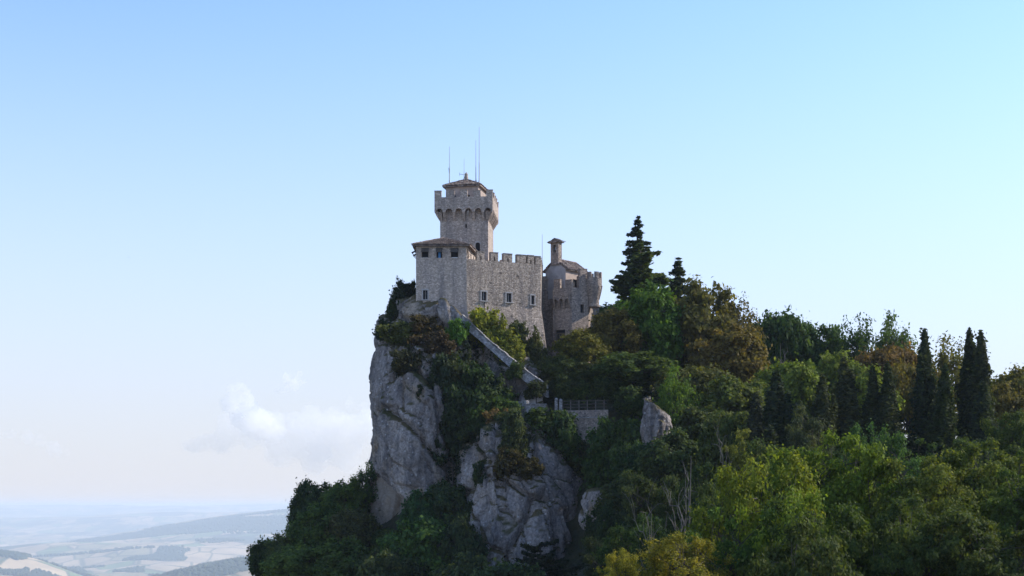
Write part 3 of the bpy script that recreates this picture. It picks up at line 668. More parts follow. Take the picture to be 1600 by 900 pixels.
for k, h in enumerate(ups):
    wo = window(res, FRt, h, 'dark', False, 0, False, depth=.4); flap(wo, FRt, h)
    q = MB()
    if k == 1: fbox(q, FRt, h[0] + .25, h[1] - .25, -.36, -.3, h[2] + .05, h[3] - .5); part('blue_panel', q, M['bluepanel'], wo)
    else: fbox(q, FRt, h[0] + .07, h[1] - .07, -.3, -.22, h[2], h[2] + .12); part('ledge', q, M['white'] if k == 2 else M['trim'], wo)
window(res, FRt, low, 'glass', True, 1)
for h in sw: window(res, FRs, h, 'dark', False, 0, False)
for h in lwin: wo = window(res, FRl, h, 'dark', False, 0, False); flap(wo, FRl, h, 0.75)
flap(res, FRs, (0.3, 1.0, 35.2, 36.5), 0.55)
o = 0.5
hip_roof(res, [(A0.x - o, A0.y - o, zt - .02), (B0.x + o, B0.y - o, zt - .02), (B1.x + o, B1.y + .2, zt - .02), (A1.x - o, A1.y + .2, zt - .02)], (P(694, 0, 204.3).x, 204.3, 38.75), rnd)

# ---- curtain wall
C0 = Vector((B0.x, B0.y)); C1 = Vector(((845 - CX) / F * 204.7, 204.7)); C2 = Vector((C1.x + .5, 213.0))
cur = thing('curtain_wall', 'long rubble stone curtain wall with battlements and three small windows', 'wall', (-1, 203, 22.0))
FC = Fr(C0, C1); FE = Fr(C1, C2); zcs, zcm, zk = 35.05, 36.22, 28.7
wins = [FC.rect(752.5, 455.5, 760, 470), FC.rect(791.3, 458, 799, 472.5), FC.rect(830, 461.5, 835, 476)]
# lower run under the residence side starts a hand's breadth in, so the two walls only touch
w = MB(); fwall(w, FC, 0.004, FC.len, zk, zcs, wins); fwall(w, FE, 0, FE.len, zk, zcs)
ft = [FC.pt(0.004, 0, zk), FC.pt(FC.len, 0, zk), Vector((C2.x, C2.y, zk))]
fm = [FC.pt(0.4, .3, 26.0), Vector((C1.x + .35, C1.y - .45, 26.0)), Vector((C2.x + .4, C2.y, 26.0))]
fb = [FC.pt(0.9, 1.0, 21.0), Vector((C1.x + .95, C1.y - 1.1, 21.0)), Vector((C2.x + 1.0, C2.y, 21.0))]
w.add([*ft, *fm, *fb], [(0, 1, 4, 3), (1, 2, 5, 4), (3, 4, 7, 6), (4, 5, 8, 7)])
tw = 0.9
w.add([FC.pt(.004, 0, zcs), FC.pt(FC.len, 0, zcs), FC.pt(FC.len - .6, -tw, zcs), FC.pt(1.2, -tw, zcs)], [(0, 1, 2, 3)])
w.add([FC.pt(1.2, -tw, zcs), FC.pt(FC.len - .6, -tw, zcs), FC.pt(FC.len - .6, -tw, 33), FC.pt(1.2, -tw, 33)], [(0, 1, 2, 3)])
w.add([FE.pt(0, 0, zcs), FE.pt(FE.len, 0, zcs), FE.pt(FE.len, -tw, zcs), FE.pt(.3, -tw, zcs)], [(0, 1, 2, 3)])
part('wall', w, M['curtain'], cur)
for h in wins[:2]: window(cur, FC, h, 'glass', True, 1)
window(cur, FC, wins[2], 'glass', True, 0)
for (x0, x1, sl) in ((745.5, 757.5, True), (767, 778.5, True), (787, 800.5, True), (808, 822, False), (824.5, 834.5, True), (836.8, 844.9, False)):
    u0 = FC.uz(x0, 400)[0]; u1 = FC.uz(x1, 400)[0]; merlon(cur, FC, u0, min(u1, FC.len), -.7, 0, zcs + .003, zcm, M['curtain'], sl)
for k in range(4): merlon(cur, FE, 1.3 + k * 2.0, 2.3 + k * 2.0, -.6, 0, zcs + .003, zcm, M['curtain'])
# rear wall of the ward, merlons showing between the front ones
wf = MB(); FW = Fr((-3.2, 209.5), (4.3, 212.5)); fbox(wf, FW, 0, FW.len, -.7, 0, 30, 35.4); part('rear_wall', wf, M['tower'], cur)
for k in range(2): merlon(cur, FW, .1 + k * 1.6, 1.1 + k * 1.6, -.6, -.01, 35.403, 36.6, M['tower'])
dr = MB(); fbox(dr, FC, *FC.uz(756, 0)[:1], FC.uz(757.2, 0)[0], 0.004, .1, 27.5, wins[0][2] - .2); part('drain_pipe', dr, M['bark'], cur)

# ---- bastion with chapel
bas = thing('gate_bastion', 'dark stone gate bastion with small machicolations and a corner turret among trees', 'tower', (8, 210, 20))
Q = lambda px, D: Vector(((px - CX) / F * D, D))
FB0 = Fr(Q(845.5, 211.9), Q(863.4, 211.5)); FBs = Fr(Q(863.4, 211.5), Q(863.8, 208.9)); FB1 = Fr(Q(863.8, 208.9), Q(893.5, 207.6)); FB4 = Fr(Q(893.5, 207.6), Q(905, 208.2)); FB2 = Fr(Q(905, 208.2), Q(919.5, 209.0)); FB3 = Fr(Q(919.5, 209.0), Q(936, 216))
zB = 32.2
w = MB(); dk = FB1.rect(868, 516, 883, 531)
fwall(w, FB0, 0, FB0.len, 18, zB + .1); fwall(w, FBs, 0, FBs.len, 18, zB); fwall(w, FB1, 0, FB1.len, 18, zB, [dk]); 
ar = FB2.rect(907, 475.5, 912.5, 489)
fwall(w, FB4, 0, FB4.len, 18, zB); w.add([FB4.pt(0, 0, zB), FB4.pt(FB4.len, 0, zB), FB4.pt(FB4.len, -.6, zB), FB4.pt(0, -.6, zB)], [(0, 1, 2, 3)]); fwall(w, FB2, 0, FB2.len, 18, 34.0, [ar]); fwall(w, FB3, 0, FB3.len, 18, 33.5)
# wall tops
w.add([FB0.pt(0, 0, zB + .1), FB0.pt(FB0.len, 0, zB + .1), FB0.pt(FB0.len, -3, zB + .1), FB0.pt(0, -3, zB + .1)], [(0, 1, 2, 3)])
w.add([FB1.pt(0, 0, zB), FB1.pt(FB1.len, 0, zB), FB1.pt(FB1.len, -2.4, zB), FB1.pt(0, -2.4, zB)], [(0, 1, 2, 3)])
w.add([FB2.pt(0, 0, zB), FB2.pt(0, -.7, zB), FB2.pt(0, -.7, 34.0), FB2.pt(0, 0, 34.0)], [(0, 1, 2, 3)]); w.add([FB2.pt(0, -.7, zB - 1), FB2.pt(FB2.len, -.7, zB - 1), FB2.pt(FB2.len, -.7, 34.0), FB2.pt(0, -.7, 34.0)], [(0, 1, 2, 3)])
w.add([FB2.pt(0, 0, 34.0), FB2.pt(FB2.len, 0, 34.0), FB2.pt(FB2.len, -.7, 34.0), FB2.pt(0, -.7, 34.0)], [(0, 1, 2, 3)])
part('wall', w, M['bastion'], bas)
for (fr, h, nm) in ((FB1, dk, 'doorway'), (FB2, ar, 'arched_opening')):
    p = MB(); fbox(p, fr, h[0] - .02, h[1] + .02, -.55, -.42, h[2] - .02, h[3] + .02); part(nm, p, M['dark'], bas)
bal = MB(); fbox(bal, FB1, dk[0] - .2, dk[1] + .25, .02, .9, dk[2] - .25, dk[2] - .1); balo = part('balcony', bal, M['wood'], bas)
for k in range(6): bal = MB(); fbox(bal, FB1, dk[0] - .15 + k * (dk[1] - dk[0] + .3) / 5, dk[0] - .07 + k * (dk[1] - dk[0] + .3) / 5, .8, .88, dk[2] - .097, dk[2] + .8); part('baluster', bal, M['wood'], balo)
bal = MB(); fbox(bal, FB1, dk[0] - .2, dk[1] + .25, .79, .9, dk[2] + .803, dk[2] + .9); part('handrail', bal, M['wood'], balo)
for (fr, x0, x1, y0) in ((FB0, 848, 854, 432), (FB0, 855.5, 859, 437), (FB1, 865.3, 875, 436.7), (FB1, 883, 893.3, 437)):
    u0 = fr.uz(x0, y0)[0]; u1, z1 = fr.uz(x1, y0); merlon(bas, fr, u0, u1, -.6, 0, zB + (.103 if fr is FB0 else .003), z1, M['bastion'])
u0, u1 = FB2.uz(906.5, 0)[0], FB2.uz(917.5, 0)[0]; merlon(bas, FB2, max(u0, .02), u1, -.6, 0, 34.003, 35.05, M['bastion'])
fa = MB(); ua = FB1.uz(866.5, 0)[0]; ub = FB1.uz(892, 0)[0]; arch_band(fa, FB1, ua, (ub - ua) / 3, 3, .3, 30.2, 31.0, .3, .6); part('machicolation', fa, M['bastion'], bas); fa = MB(); fbox(fa, FB1, ua, ub, .02, .6, 31.004, 31.25); part('string_course', fa, M['bastion'], bas)
for k in range(4): corbel(bas, FB1, ua + .13 + k * (ub - ua - .26) / 3, .26, 29.0, 30.196, .595, M['bastion'])
# round corner turret
tcx, tcy = Q(928, 209.3); tu = MB()
prof = [(29.4, .72), (29.5, .95), (29.75, .95), (29.8, .78), (30.6, .80), (31.3, .95), (31.9, 1.12), (32.4, 1.2), (33.75, 1.2)]
tu.tube([(tcx, tcy, z) for z, r in prof], [r for z, r in prof], 16); tob = part('corner_turret', tu, M['bastion'], bas)
for k in range(10):
    a = 2 * math.pi * (k + .5) / 10; fr = Fr((tcx + .85 * math.cos(a) + .1 * math.sin(a), tcy + .85 * math.sin(a) - .1 * math.cos(a)), (tcx + .85 * math.cos(a) - .1 * math.sin(a), tcy + .85 * math.sin(a) + .1 * math.cos(a)))
    fr.n = Vector((math.cos(a), math.sin(a))); corbel(tob, fr, .1, .2, 30.6, 32.6, .46, M['bastion'])
for k in range(6):
    a0 = 2 * math.pi * k / 6 - .55; a1 = a0 + .62; mm = MB(); pr = [(tcx + r * math.cos(a), tcy + r * math.sin(a)) for r, a in ((1.2, a0), (1.2, (a0 + a1) / 2), (1.2, a1), (.85, a1), (.85, a0))]
    mm.prism([(*p, 33.753) for p in pr], [(*p, 34.62) for p in pr]); part('merlon', mm, M['bastion'], tob)
# chapel
G1 = Vector((7.98, 209.4)); ax = Vector((3.1, 3.5)).normalized(); bx_ = Vector((-ax.y, ax.x)); gw, gl = 3.9, 4.7
G0 = G1 + bx_ * gw; G2 = G1 + ax * gl; G3 = G0 + ax * gl
ch = thing('chapel', 'small grey plastered chapel with tiled gable roof and bellcote', 'chapel', (*(G0 + G2) / 2, 32.2))
ze, zr = 35.4, 36.75
FG, FS = Fr(G0, G1), Fr(G1, G2)
w = MB(); g = [(*G0, 31.0), (*G1, 31.0), (*G1, ze), (*((G0 + G1) / 2), zr), (*G0, ze)]; g2 = [(*G3, 31.0), (*G2, 31.0), (*G2, ze), (*((G3 + G2) / 2), zr), (*G3, ze)]
w.add(g + g2, [(0, 1, 2, 3, 4), (9, 8, 7, 6, 5), (0, 4, 9, 5)]); part('wall', w, M['plaster'], ch)
sh = [FS.uz(895, 0)[0], FS.uz(903, 0)[0], 32.6, 33.9]; w = MB(); fwall(w, FS, 0, FS.len, 31.0, ze, [tuple(sh)]); part('side_wall', w, M['tan'], ch)
window(ch, FS, tuple(sh), 'dark', False, 0, False)
ov = .35; e0 = G0 + bx_ * ov - ax * .2; e1 = G1 - bx_ * ov - ax * .2; e2 = G2 - bx_ * ov + ax * .3; e3 = G3 + bx_ * ov + ax * .3; rA = (G0 + G1) / 2 - ax * .2; rB = (G2 + G3) / 2 + ax * .3
zE = ze - .25; zR = zr + .1; d = MB()
for (p, q, r_, s_) in ((e1, e2, rB, rA), (e3, e0, rA, rB)):
    lo = [(*p, zE), (*q, zE), (*r_, zR), (*s_, zR)]; d.prism([(a, b, c - .12) for a, b, c in lo], lo)
rf = part('roof', d, M['tile'], ch); tl = MB()
tiles_on(tl, [(*e1, zE), (*e2, zE), (*rB, zR), (*rA, zR)], (*e1, zE), (*e2, zE), rnd); tiles_on(tl, [(*e3, zE), (*e0, zE), (*rA, zR), (*rB, zR)], (*e3, zE), (*e0, zE), rnd)
part('roof_tiles', tl, M['tile'], rf, kind='stuff')
cp = MB(); cp.tube([(*rA.lerp(rB, k / 8), zR + .06 + .02 * (k % 2)) for k in range(9)], [.13 + .02 * (k % 2) for k in range(9)], 6); part('ridge_cap', cp, M['tile'], rf)
# bellcote
bc = (G0 + G1) / 2 + ax * .1 + (G1 - G0).normalized() * .05; bu = (G1 - G0).normalized(); Wd, Dp = 1.5, .8
bf = Fr(bc - bu * Wd / 2 - ax * Dp / 2, bc + bu * Wd / 2 - ax * Dp / 2); w = MB(); zb0, zb1 = 36.0, 39.35
hb = (Wd / 2 - .24, Wd / 2 + .24, 37.8, 38.95); fwall(w, bf, 0, Wd, zb0, zb1, [hb], .5)
rr = [bc - bu * Wd / 2 - ax * Dp / 2, bc + bu * Wd / 2 - ax * Dp / 2, bc + bu * Wd / 2 + ax * Dp / 2, bc - bu * Wd / 2 + ax * Dp / 2]
for i in (1, 2, 3): fwall(w, Fr(rr[i], rr[(i + 1) % 4]), 0, (rr[(i + 1) % 4] - rr[i]).length, zb0, zb1)
bo = part('bellcote', w, M['bastion'], ch); p = MB(); fbox(p, bf, hb[0], hb[1], -.6, -.5, hb[2], hb[3]); part('bell_niche', p, M['dark'], bo)
bl = MB(); q = bf.pt(Wd / 2, -.3, 0); bl.tube([(q.x, q.y, 38.75), (q.x, q.y, 38.6), (q.x, q.y, 38.35), (q.x, q.y, 38.2)], [.05, .13, .16, .22], 10); part('bell', bl, M['metal'], bo)
rw = MB(); k_ = .28; er = [rr[0] + (-bu - ax) * k_, rr[1] + (bu - ax) * k_, rr[2] + (bu + ax) * k_, rr[3] + (-bu + ax) * k_]; ra, rb2 = bc - ax * (Dp / 2 + .25), bc + ax * (Dp / 2 + .25)
rw.prism([(*p, zb1 - .08) for p in er], [(*p, zb1) for p in er]); rw.add([(*p, zb1) for p in er] + [(*ra, zb1 + .5), (*rb2, zb1 + .5)], [(0, 1, 4), (1, 2, 5, 4), (2, 3, 5), (3, 0, 4, 5)])
tiles_on(rw, [(*er[1], zb1), (*er[2], zb1), (*rb2, zb1 + .5), (*ra, zb1 + .5)], (*er[1], zb1), (*er[2], zb1), rnd); tiles_on(rw, [(*er[3], zb1), (*er[0], zb1), (*ra, zb1 + .5), (*rb2, zb1 + .5)], (*er[3], zb1), (*er[0], zb1), rnd)
part('bellcote_roof', rw, M['tile'], bo)

# ---- antennas
def antenna(label, px, y0, y1, D, r=0.045, boom=None):
    b = P(px, y1, D); t = P(px, y0, D); o = thing('antenna', label, 'antenna', b, 'antennas on the castle')
    m = MB(); m.tube([b, b.lerp(t, .35)], [r * 1.5, r * 1.3], 6); m.tube([b.lerp(t, .35), t], [r, r * .6], 6); part('mast', m, M['metal'], o)
    c = MB(); c.tube([b - Vector((0, 0, .1)), b + Vector((0, 0, .25))], [.12, .1], 8); part('clamp', c, M['metal'], o)
    if boom:
        m = MB()
        for (xa, ya, xb, yb) in boom: m.tube([P(xa, ya, D), P(xb, yb, D)], [r * .9, r * .9], 5)
        part('boom', m, M['metal'], o)
antenna('thin antenna at the left corner of the keep roof', 702.4, 229, 284, 210, .05, [(701.2, 262, 702.6, 277)])
antenna('shortest antenna with a side boom left of the keep finial', 725.2, 248, 281, 211.5, .035, [(718.2, 272, 725, 273.2), (718.2, 269.5, 718.2, 274.5)])
antenna('second tallest whip antenna on the keep roof, just left of the tallest', 743.6, 219, 284, 211.5, .05)
antenna('tallest whip antenna on the keep roof', 748.8, 198.5, 284.5, 211.5, .055)
antenna('lone pole antenna between the curtain wall and the chapel', 847.3, 366, 452, 212.5, .05)

# ---- rampart stair wall stepping down the rock, and the terrace at its foot
stw = thing('stair_wall', 'pale stone parapet running down the rock from the residence to the terrace', 'wall', P(760, 540, 194))
path = [(722, 493, 196.2, 15), (736, 507, 195.6, 11), (752, 522, 194.8, 9), (772, 540, 193.8, 9), (792, 556, 192.8, 11), (812, 572, 191.8, 14), (834, 589, 190.8, 16), (854, 604, 190.0, 14)]
w = MB()
for (a, b) in zip(path, path[1:]):
    ta, tb = P(*a[:3]), P(*b[:3]); th = Vector((.25, .75, 0))
    ba, bb = P(a[0], a[1] + a[3] + 3, a[2] - .35), P(b[0], b[1] + b[3] + 3, b[2] - .35)
    jz = Vector((0, 0, rnd.uniform(-.04, .04))); w.hexa([ba, bb, bb + th * 1.6, ba + th * 1.6, ta, tb, tb + th, ta + th])
part('wall', w, M['coping'], stw)
for k, (a, b) in enumerate(zip(path, path[1:])):       # coping stones laid end to end
    n = max(2, int((P(*b[:3]) - P(*a[:3])).length / .75))
    for i in range(n):
        ta, tb = P(*a[:3]).lerp(P(*b[:3]), i / n + .012), P(*a[:3]).lerp(P(*b[:3]), (i + 1) / n - .012); th = Vector((.3, .95, 0)); lip = Vector((-.04, -.12, .004 + rnd.uniform(0, .16))); hh = Vector((0, 0, .16))
        c = MB(); c.hexa([ta + lip, tb + lip, tb + lip + th, ta + lip + th, ta + lip + hh, tb + lip + hh, tb + lip + th + hh, ta + lip + th + hh]); part('coping_stone', c, M['coping'], stw)
ter = thing('terrace_wall', 'low stone terrace wall with slab coping below the foot of the stairs', 'wall', P(835, 645, 187))
w = MB(); T0, T1, T2 = P(805, 620, 188.5), P(822, 632, 186.5), P(853, 632, 186.8)
FT0, FT1 = Fr(T0, T1), Fr(T1, T2)
fbox(w, FT0, 0, FT0.len, -.5, 0, T1.z - 4, T1.z + .55); fbox(w, FT1, .0, FT1.len, -.5, -.003, T1.z - 4, T1.z)
part('wall', w, M['coping'], ter)
c = MB(); fbox(c, FT1, -.1, FT1.len + .1, -4.2, -3.9, T1.z, T1.z + 1.25); part('rear_wall', c, M['plaster'], ter)
c = MB(); fbox(c, FT1, -.3, FT1.len + .2, -4.3, -3.7, T1.z + 1.254, T1.z + 1.36); part('coping_slab', c, M['coping'], ter)
c = MB(); fbox(c, FT1, -.05, FT1.len + .1, -.6, .1, T1.z + .004, T1.z + .12); part('coping_slab', c, M['coping'], ter)
gate = thing('gate_post', 'left pale stone gate post on the terrace edge', 'post', P(869, 648, 187.5), 'gate posts on the terrace')
def post(o, px, y0, y1, D, w_=.42):
    b = P(px, y1, D); t = P(px, y0, D); m = MB(); h = w_ / 2
    m.prism([(b.x - h, b.y - h, b.z), (b.x + h, b.y - h, b.z), (b.x + h, b.y + h, b.z), (b.x - h, b.y + h, b.z)], [(b.x - h * .9, b.y - h * .9, t.z), (b.x + h * .9, b.y - h * .9, t.z), (b.x + h * .9, b.y + h * .9, t.z), (b.x - h * .9, b.y + h * .9, t.z)]); part('shaft', m, M['coping'], o)
    m = MB(); h *= 1.2; m.prism([(b.x - h, b.y - h, t.z + .003), (b.x + h, b.y - h, t.z + .003), (b.x + h, b.y + h, t.z + .003), (b.x - h, b.y + h, t.z + .003)], [(b.x - h * .4, b.y - h * .4, t.z + .2), (b.x + h * .4, b.y - h * .4, t.z + .2), (b.x + h * .4, b.y + h * .4, t.z + .2), (b.x - h * .4, b.y + h * .4, t.z + .2)]); part('cap', m, M['coping'], o)
post(gate, 869, 624, 652, 187.5); g2_ = thing('gate_post', 'right pale stone gate post on the terrace edge', 'post', P(876, 650, 187), 'gate posts on the terrace'); post(g2_, 876, 625.5, 654, 187)
ret = thing('retaining_wall', 'stepped rough stone retaining wall under the terrace fence', 'wall', P(910, 655, 186))
FRw = Fr(P(871, 640, 187.4), P(950, 640, 186)); w = MB(); zw = P(0, 641, 187).z; fbox(w, FRw, 0, FRw.len, -.6, 0, zw - 3.5, zw); part('wall', w, M['bastion'], ret)
w = MB(); FRx = Fr(P(894, 653, 184.5), P(950, 653, 184)); zx = P(0, 653, 184.4).z; fbox(w, FRx, 0, FRx.len, -2.0, 0, zx - 5, zx); part('lower_wall', w, M['bastion'], ret)
c = MB(); fbox(c, FRx, -.05, FRx.len, -.7, .08, zx + .004, zx + .12); part('coping_slab', c, M['coping'], ret)
fen = thing('rail_fence', 'dark rail fence with slim posts on the terrace edge', 'fence', P(910, 640, 186.6))
for k in range(6):
    m = MB(); fbox(m, FRw, .55 + k * 1.12, .67 + k * 1.12, -.36, -.24, zw + .003, zw + 1.35); part('fence_post', m, M['deadwood'], fen)
for k in range(3):
    m = MB(); fbox(m, FRw, .3, FRw.len - .2, -.23, -.17, zw + .35 + k * .42, zw + .43 + k * .42); part('rail', m, M['wood'], fen)
# ---------------------------------------------------------------- trees
def unit(v): return v / np.maximum(np.linalg.norm(v, axis=1), 1e-9)[:, None]
def leaves(name, c, nrm, size, asp=1.7, up=None, g=rng):
    """one four-cornered leaf spray per point"""
    n = len(c); r = unit(g.normal(size=(n, 3))) if up is None else unit(up)
    nrm = unit(nrm); t = unit(np.cross(nrm, r) + 1e-6); b = np.cross(nrm, t); s = np.asarray(size).reshape(-1, 1) * g.uniform(.55, 1.5, (n, 1))
    L = s * asp * .5; W = s * .5; bend = nrm * s * g.uniform(-.18, .18, (n, 1))
    v = np.stack([c - b * L, c + t * W + bend - b * L * .1, c + b * L, c - t * W + bend - b * L * .1], 1).reshape(-1, 3)
    me = mesh_np(name, v, quads=np.arange(n * 4).reshape(-1, 4))
    at = me.attributes.new('leaf_random', 'FLOAT', 'POINT'); at.data.foreach_set('value', np.repeat(g.uniform(0, 1, n), 4).astype(np.float32))
    me.materials.append(M['leaf']); return me
def wood_mesh(name, mb, mat='bark'):
    me = bpy.data.meshes.new(name); me.from_pydata(mb.v, [], mb.f); me.materials.append(M[mat])
    for p in me.polygons: p.use_smooth = True
    return me
VAR = {}
def limb(mb, a, b, r0, r1, g, n=4, wob=.08):
    a, b = np.array(a), np.array(b); L = np.linalg.norm(b - a); pts = []
    for k in range(n + 1):
        t = k / n; p = a + (b - a) * t + np.array([0, 0, 1]) * L * .12 * math.sin(math.pi * t); 
        if 0 < k < n: p = p + g.normal(size=3) * L * wob * .5
        pts.append(tuple(p))
    mb.tube(pts, [r0 + (r1 - r0) * k / n for k in range(n + 1)], 5, False); return np.array(pts)
def broad(key, seed, H=10., W=8., base=.25, nl=9, ns=6, per=190, leaf=.34, clump=.12, lobes=.25, topbias=0., flat=.75, fill=.25, asp=1.6, elong=.2):
    g = np.random.default_rng(seed); mb = MB(); tr = .022 * H
    lean = g.normal(size=2) * .03 * H
    trunk = [(0, 0, -1.5), (0, 0, 0), (lean[0] * .4, lean[1] * .4, H * .3), (lean[0], lean[1], H * .58), (lean[0] * 1.2, lean[1] * 1.2, H * .82)]
    mb.tube(trunk, [tr * 1.5, tr * 1.2, tr * .9, tr * .55, tr * .15], 7, False)
    zc = H * (base + (1 - base) * .5); rz = H * (1 - base) * .5; cs, rs = [], []
    ph = g.uniform(0, 6.28, 4)
    def env(az, el):
        return 1 + lobes * (math.sin(2 * az + ph[0]) * .5 + math.sin(3 * az + ph[1] + 2 * el) * .5 + .6 * math.sin(4 * el + ph[2]) * math.cos(az + ph[3]))
    for i in range(nl):
        az = i * 2.399 + g.uniform(-.3, .3); el = math.asin(min(.98, max(-.75, -.55 + 1.5 * (i + .5) / nl + topbias)))
        e = env(az, el); tip = np.array([W / 2 * e * math.cos(el) * math.cos(az), W / 2 * e * math.cos(el) * math.sin(az), zc + rz * e * math.sin(el)])
        st = np.array([lean[0] * .6, lean[1] * .6, H * g.uniform(.22, .34) + .28 * H * max(0, (i / nl))])
        pts = limb(mb, st, st + (tip - st) * .72, tr * .5, tr * .16, g)
        for j in range(ns):
            t = g.uniform(.35, 1.0); s0 = pts[min(len(pts) - 1, int(t * len(pts)))]
            dirn = unit((tip - np.array([0, 0, zc]))[None] + g.normal(size=(1, 3)) * W * .26)[0]
            rr = g.uniform(.62, 1.0); el2 = math.asin(max(-1, min(1, dirn[2]))); az2 = math.atan2(dirn[1], dirn[0]); e2 = env(az2, el2)
            t2 = np.array([W / 2 * dirn[0] * rr * e2, W / 2 * dirn[1] * rr * e2, zc + rz * dirn[2] * rr * e2])
            limb(mb, s0, t2, tr * .16, tr * .05, g, 3)
            cs.append(t2); rs.append(W * clump * g.uniform(.65, 1.35))
    for k in range(int(len(cs) * fill)):
        d = unit(g.normal(size=(1, 3)))[0]; q = g.uniform(.2, .62); cs.append(np.array([W / 2 * d[0] * q, W / 2 * d[1] * q, zc + rz * d[2] * q])); rs.append(W * clump * g.uniform(.9, 1.4))
    cs, rs = np.array(cs), np.array(rs); cnt = np.maximum(20, (per * (rs / (W * clump)) ** 2 * g.uniform(.6, 1.3, len(rs)))).astype(int)
    idx = np.repeat(np.arange(len(cs)), cnt); q = g.normal(size=(len(idx), 3)) * np.array([.48, .48, .48 * flat]); d = unit(q)
    ax = unit(cs - np.array([0, 0, zc - .3 * rz])); al = g.normal(size=len(idx)) * elong; c = cs[idx] + (q + ax[idx] * al[:, None]) * rs[idx][:, None]
    out = unit(c - np.array([0, 0, zc])); nrm = d * .5 + out * .35 + np.array([0, 0, .45]) + g.normal(size=d.shape) * .55
    VAR[key] = (leaves('crown_' + key, c, nrm, np.full(len(c), leaf), asp, None, g), wood_mesh('trunk_' + key, mb), H, W)
def cypress(key, seed, H=12., W=2.6, n=21000, leaf=.15, spires=3):
    g = np.random.default_rng(seed); mb = MB(); mb.tube([(0, 0, -1), (0, 0, .5), (0, 0, H * .5), (0, 0, H * .92)], [.24, .2, .12, .03], 7, False); C, NN = [], []
    sp = [(0, 0, H, 1.0)] + [(g.choice([-1, 1]) * g.uniform(.14, .32) * W, g.uniform(-.25, .25) * W, H * g.uniform(.55, .9), g.uniform(.35, .6)) for _ in range(spires)]
    for (x, y, h, ws) in sp:
        m = int(n * ws / sum(s[3] for s in sp)); t = g.uniform(0, 1, m) ** .9; az = g.uniform(0, 2 * math.pi, m)
        prof = np.interp(t, [0, .06, .25, .5, .72, .88, .96, 1], [.45, .8, 1, .84, .52, .24, .09, .01])
        ca, sa = np.cos(az), np.sin(az)
        lump = 1 + .30 * vnoise(np.stack([ca * 1.5 + seed, sa * 1.5, t * H * .5], 1), seed) + .5 * vnoise(np.stack([ca * 3.5, sa * 3.5 + seed, t * H * 1.3], 1), seed + 1)
        r = W / 2 * ws * prof * lump * (1 - .6 * g.uniform(0, 1, m) ** 2.2) + np.abs(g.normal(size=m)) ** 2 * .06
        zj = .2 + t * (h - .2) + g.normal(size=m) * .12
        c = np.stack([x * (.35 + .65 * t) + r * ca, y * (.35 + .65 * t) + r * sa, zj], 1); C.append(c); NN.append(np.stack([ca, sa, .25 + 0 * az], 1) + g.normal(size=(m, 3)) * .55)
    C, NN = np.concatenate(C), np.concatenate(NN); up = np.tile([[0, 0, 1.]], (len(C), 1)) + g.normal(size=C.shape) * .3
    t = unit(np.cross(NN, up)); VAR[key] = (leaves('crown_' + key, C, NN, np.full(len(C), leaf), 2.3, t, g), wood_mesh('trunk_' + key, mb), H, W)
def fir(key, seed, H=22., W=7.5, layers=30, leaf=.2, droop=.28, density=1.0, top=.02, power=.85, jit=.35, nbr=6):
    g = np.random.default_rng(seed); mb = MB(); mb.tube([(0, 0, -1), (0, 0, .3), (0, 0, H * .5), (0, 0, H)], [.4, .34, .2, .03], 7, False); C, NN, UP = [], [], []
    for k in range(layers):
        t = k / (layers - 1); z = H * (.08 + .9 * t); R = W / 2 * (1 - t) ** power * g.uniform(.78, 1.15) + top * W
        nb = int(nbr + 5 * (1 - t))
        for j in range(nb):
            az = j * 2 * math.pi / nb + k * 1.1 + g.uniform(-.35, .35); Rj = R * g.uniform(.5, 1.25); z0 = z + g.normal() * jit
            dv = np.array([math.cos(az), math.sin(az), 0]); dr = droop * g.uniform(.4, 1.4); tip = np.array([dv[0] * Rj, dv[1] * Rj, z0 - dr * Rj + .16 * Rj])
            mb.tube([(0, 0, z0), tuple(np.array([0, 0, z0]) * .45 + tip * .55 - np.array([0, 0, .03 * Rj])), tuple(tip)], [.05, .03, .01], 4, False)
            m = int((14 + 34 * Rj) * density); s = g.uniform(.1, 1.03, m) ** .8; side = g.normal(size=m) * (.20 * Rj * (1.08 - s) + .05)
            c = np.stack([dv[0] * Rj * s - dv[1] * side, dv[1] * Rj * s + dv[0] * side, z0 - dr * Rj * s + .16 * Rj * s * s - np.abs(g.normal(size=m)) * .13 - np.abs(side) * .2], 1)
            C.append(c); NN.append(np.tile([[0, 0, 1.]], (m, 1)) + g.normal(size=(m, 3)) * .6); UP.append(np.stack([-dv[1] + 0 * s, dv[0] + 0 * s, 0 * s], 1) + g.normal(size=(m, 3)) * .6)
    C, NN, UP = map(np.concatenate, (C, NN, UP)); VAR[key] = (leaves('crown_' + key, C, NN, np.full(len(C), leaf), 2.0, UP, g), wood_mesh('trunk_' + key, mb), H, W)
def bare(key, seed, H=9., W=5., n=11):
    g = np.random.default_rng(seed); mb = MB(); tr = .013 * H; mb.tube([(0, 0, -1), (0, 0, 0), (.1, 0, H * .4), (.25, .1, H * .75), (.3, .2, H)], [tr * 1.4, tr, tr * .8, tr * .45, tr * .12], 6, False)
    for i in range(n):
        az = g.uniform(0, 6.28); z = H * g.uniform(.25, .85); L = W * .5 * g.uniform(.5, 1.1); tip = (L * math.cos(az), L * math.sin(az), z + L * g.uniform(.5, 1.3))
        pts = limb(mb, (.1, 0, z), tip, tr * .4, tr * .1, g, 5, .12)
        for j in range(4):
            p = pts[g.integers(1, 5)]; limb(mb, p, p + np.array([g.normal() * .8, g.normal() * .8, g.uniform(.4, 1.4)]), tr * .18, tr * .06, g, 3)
    VAR[key] = (None, wood_mesh('trunk_' + key, mb, 'deadwood'), H, W)
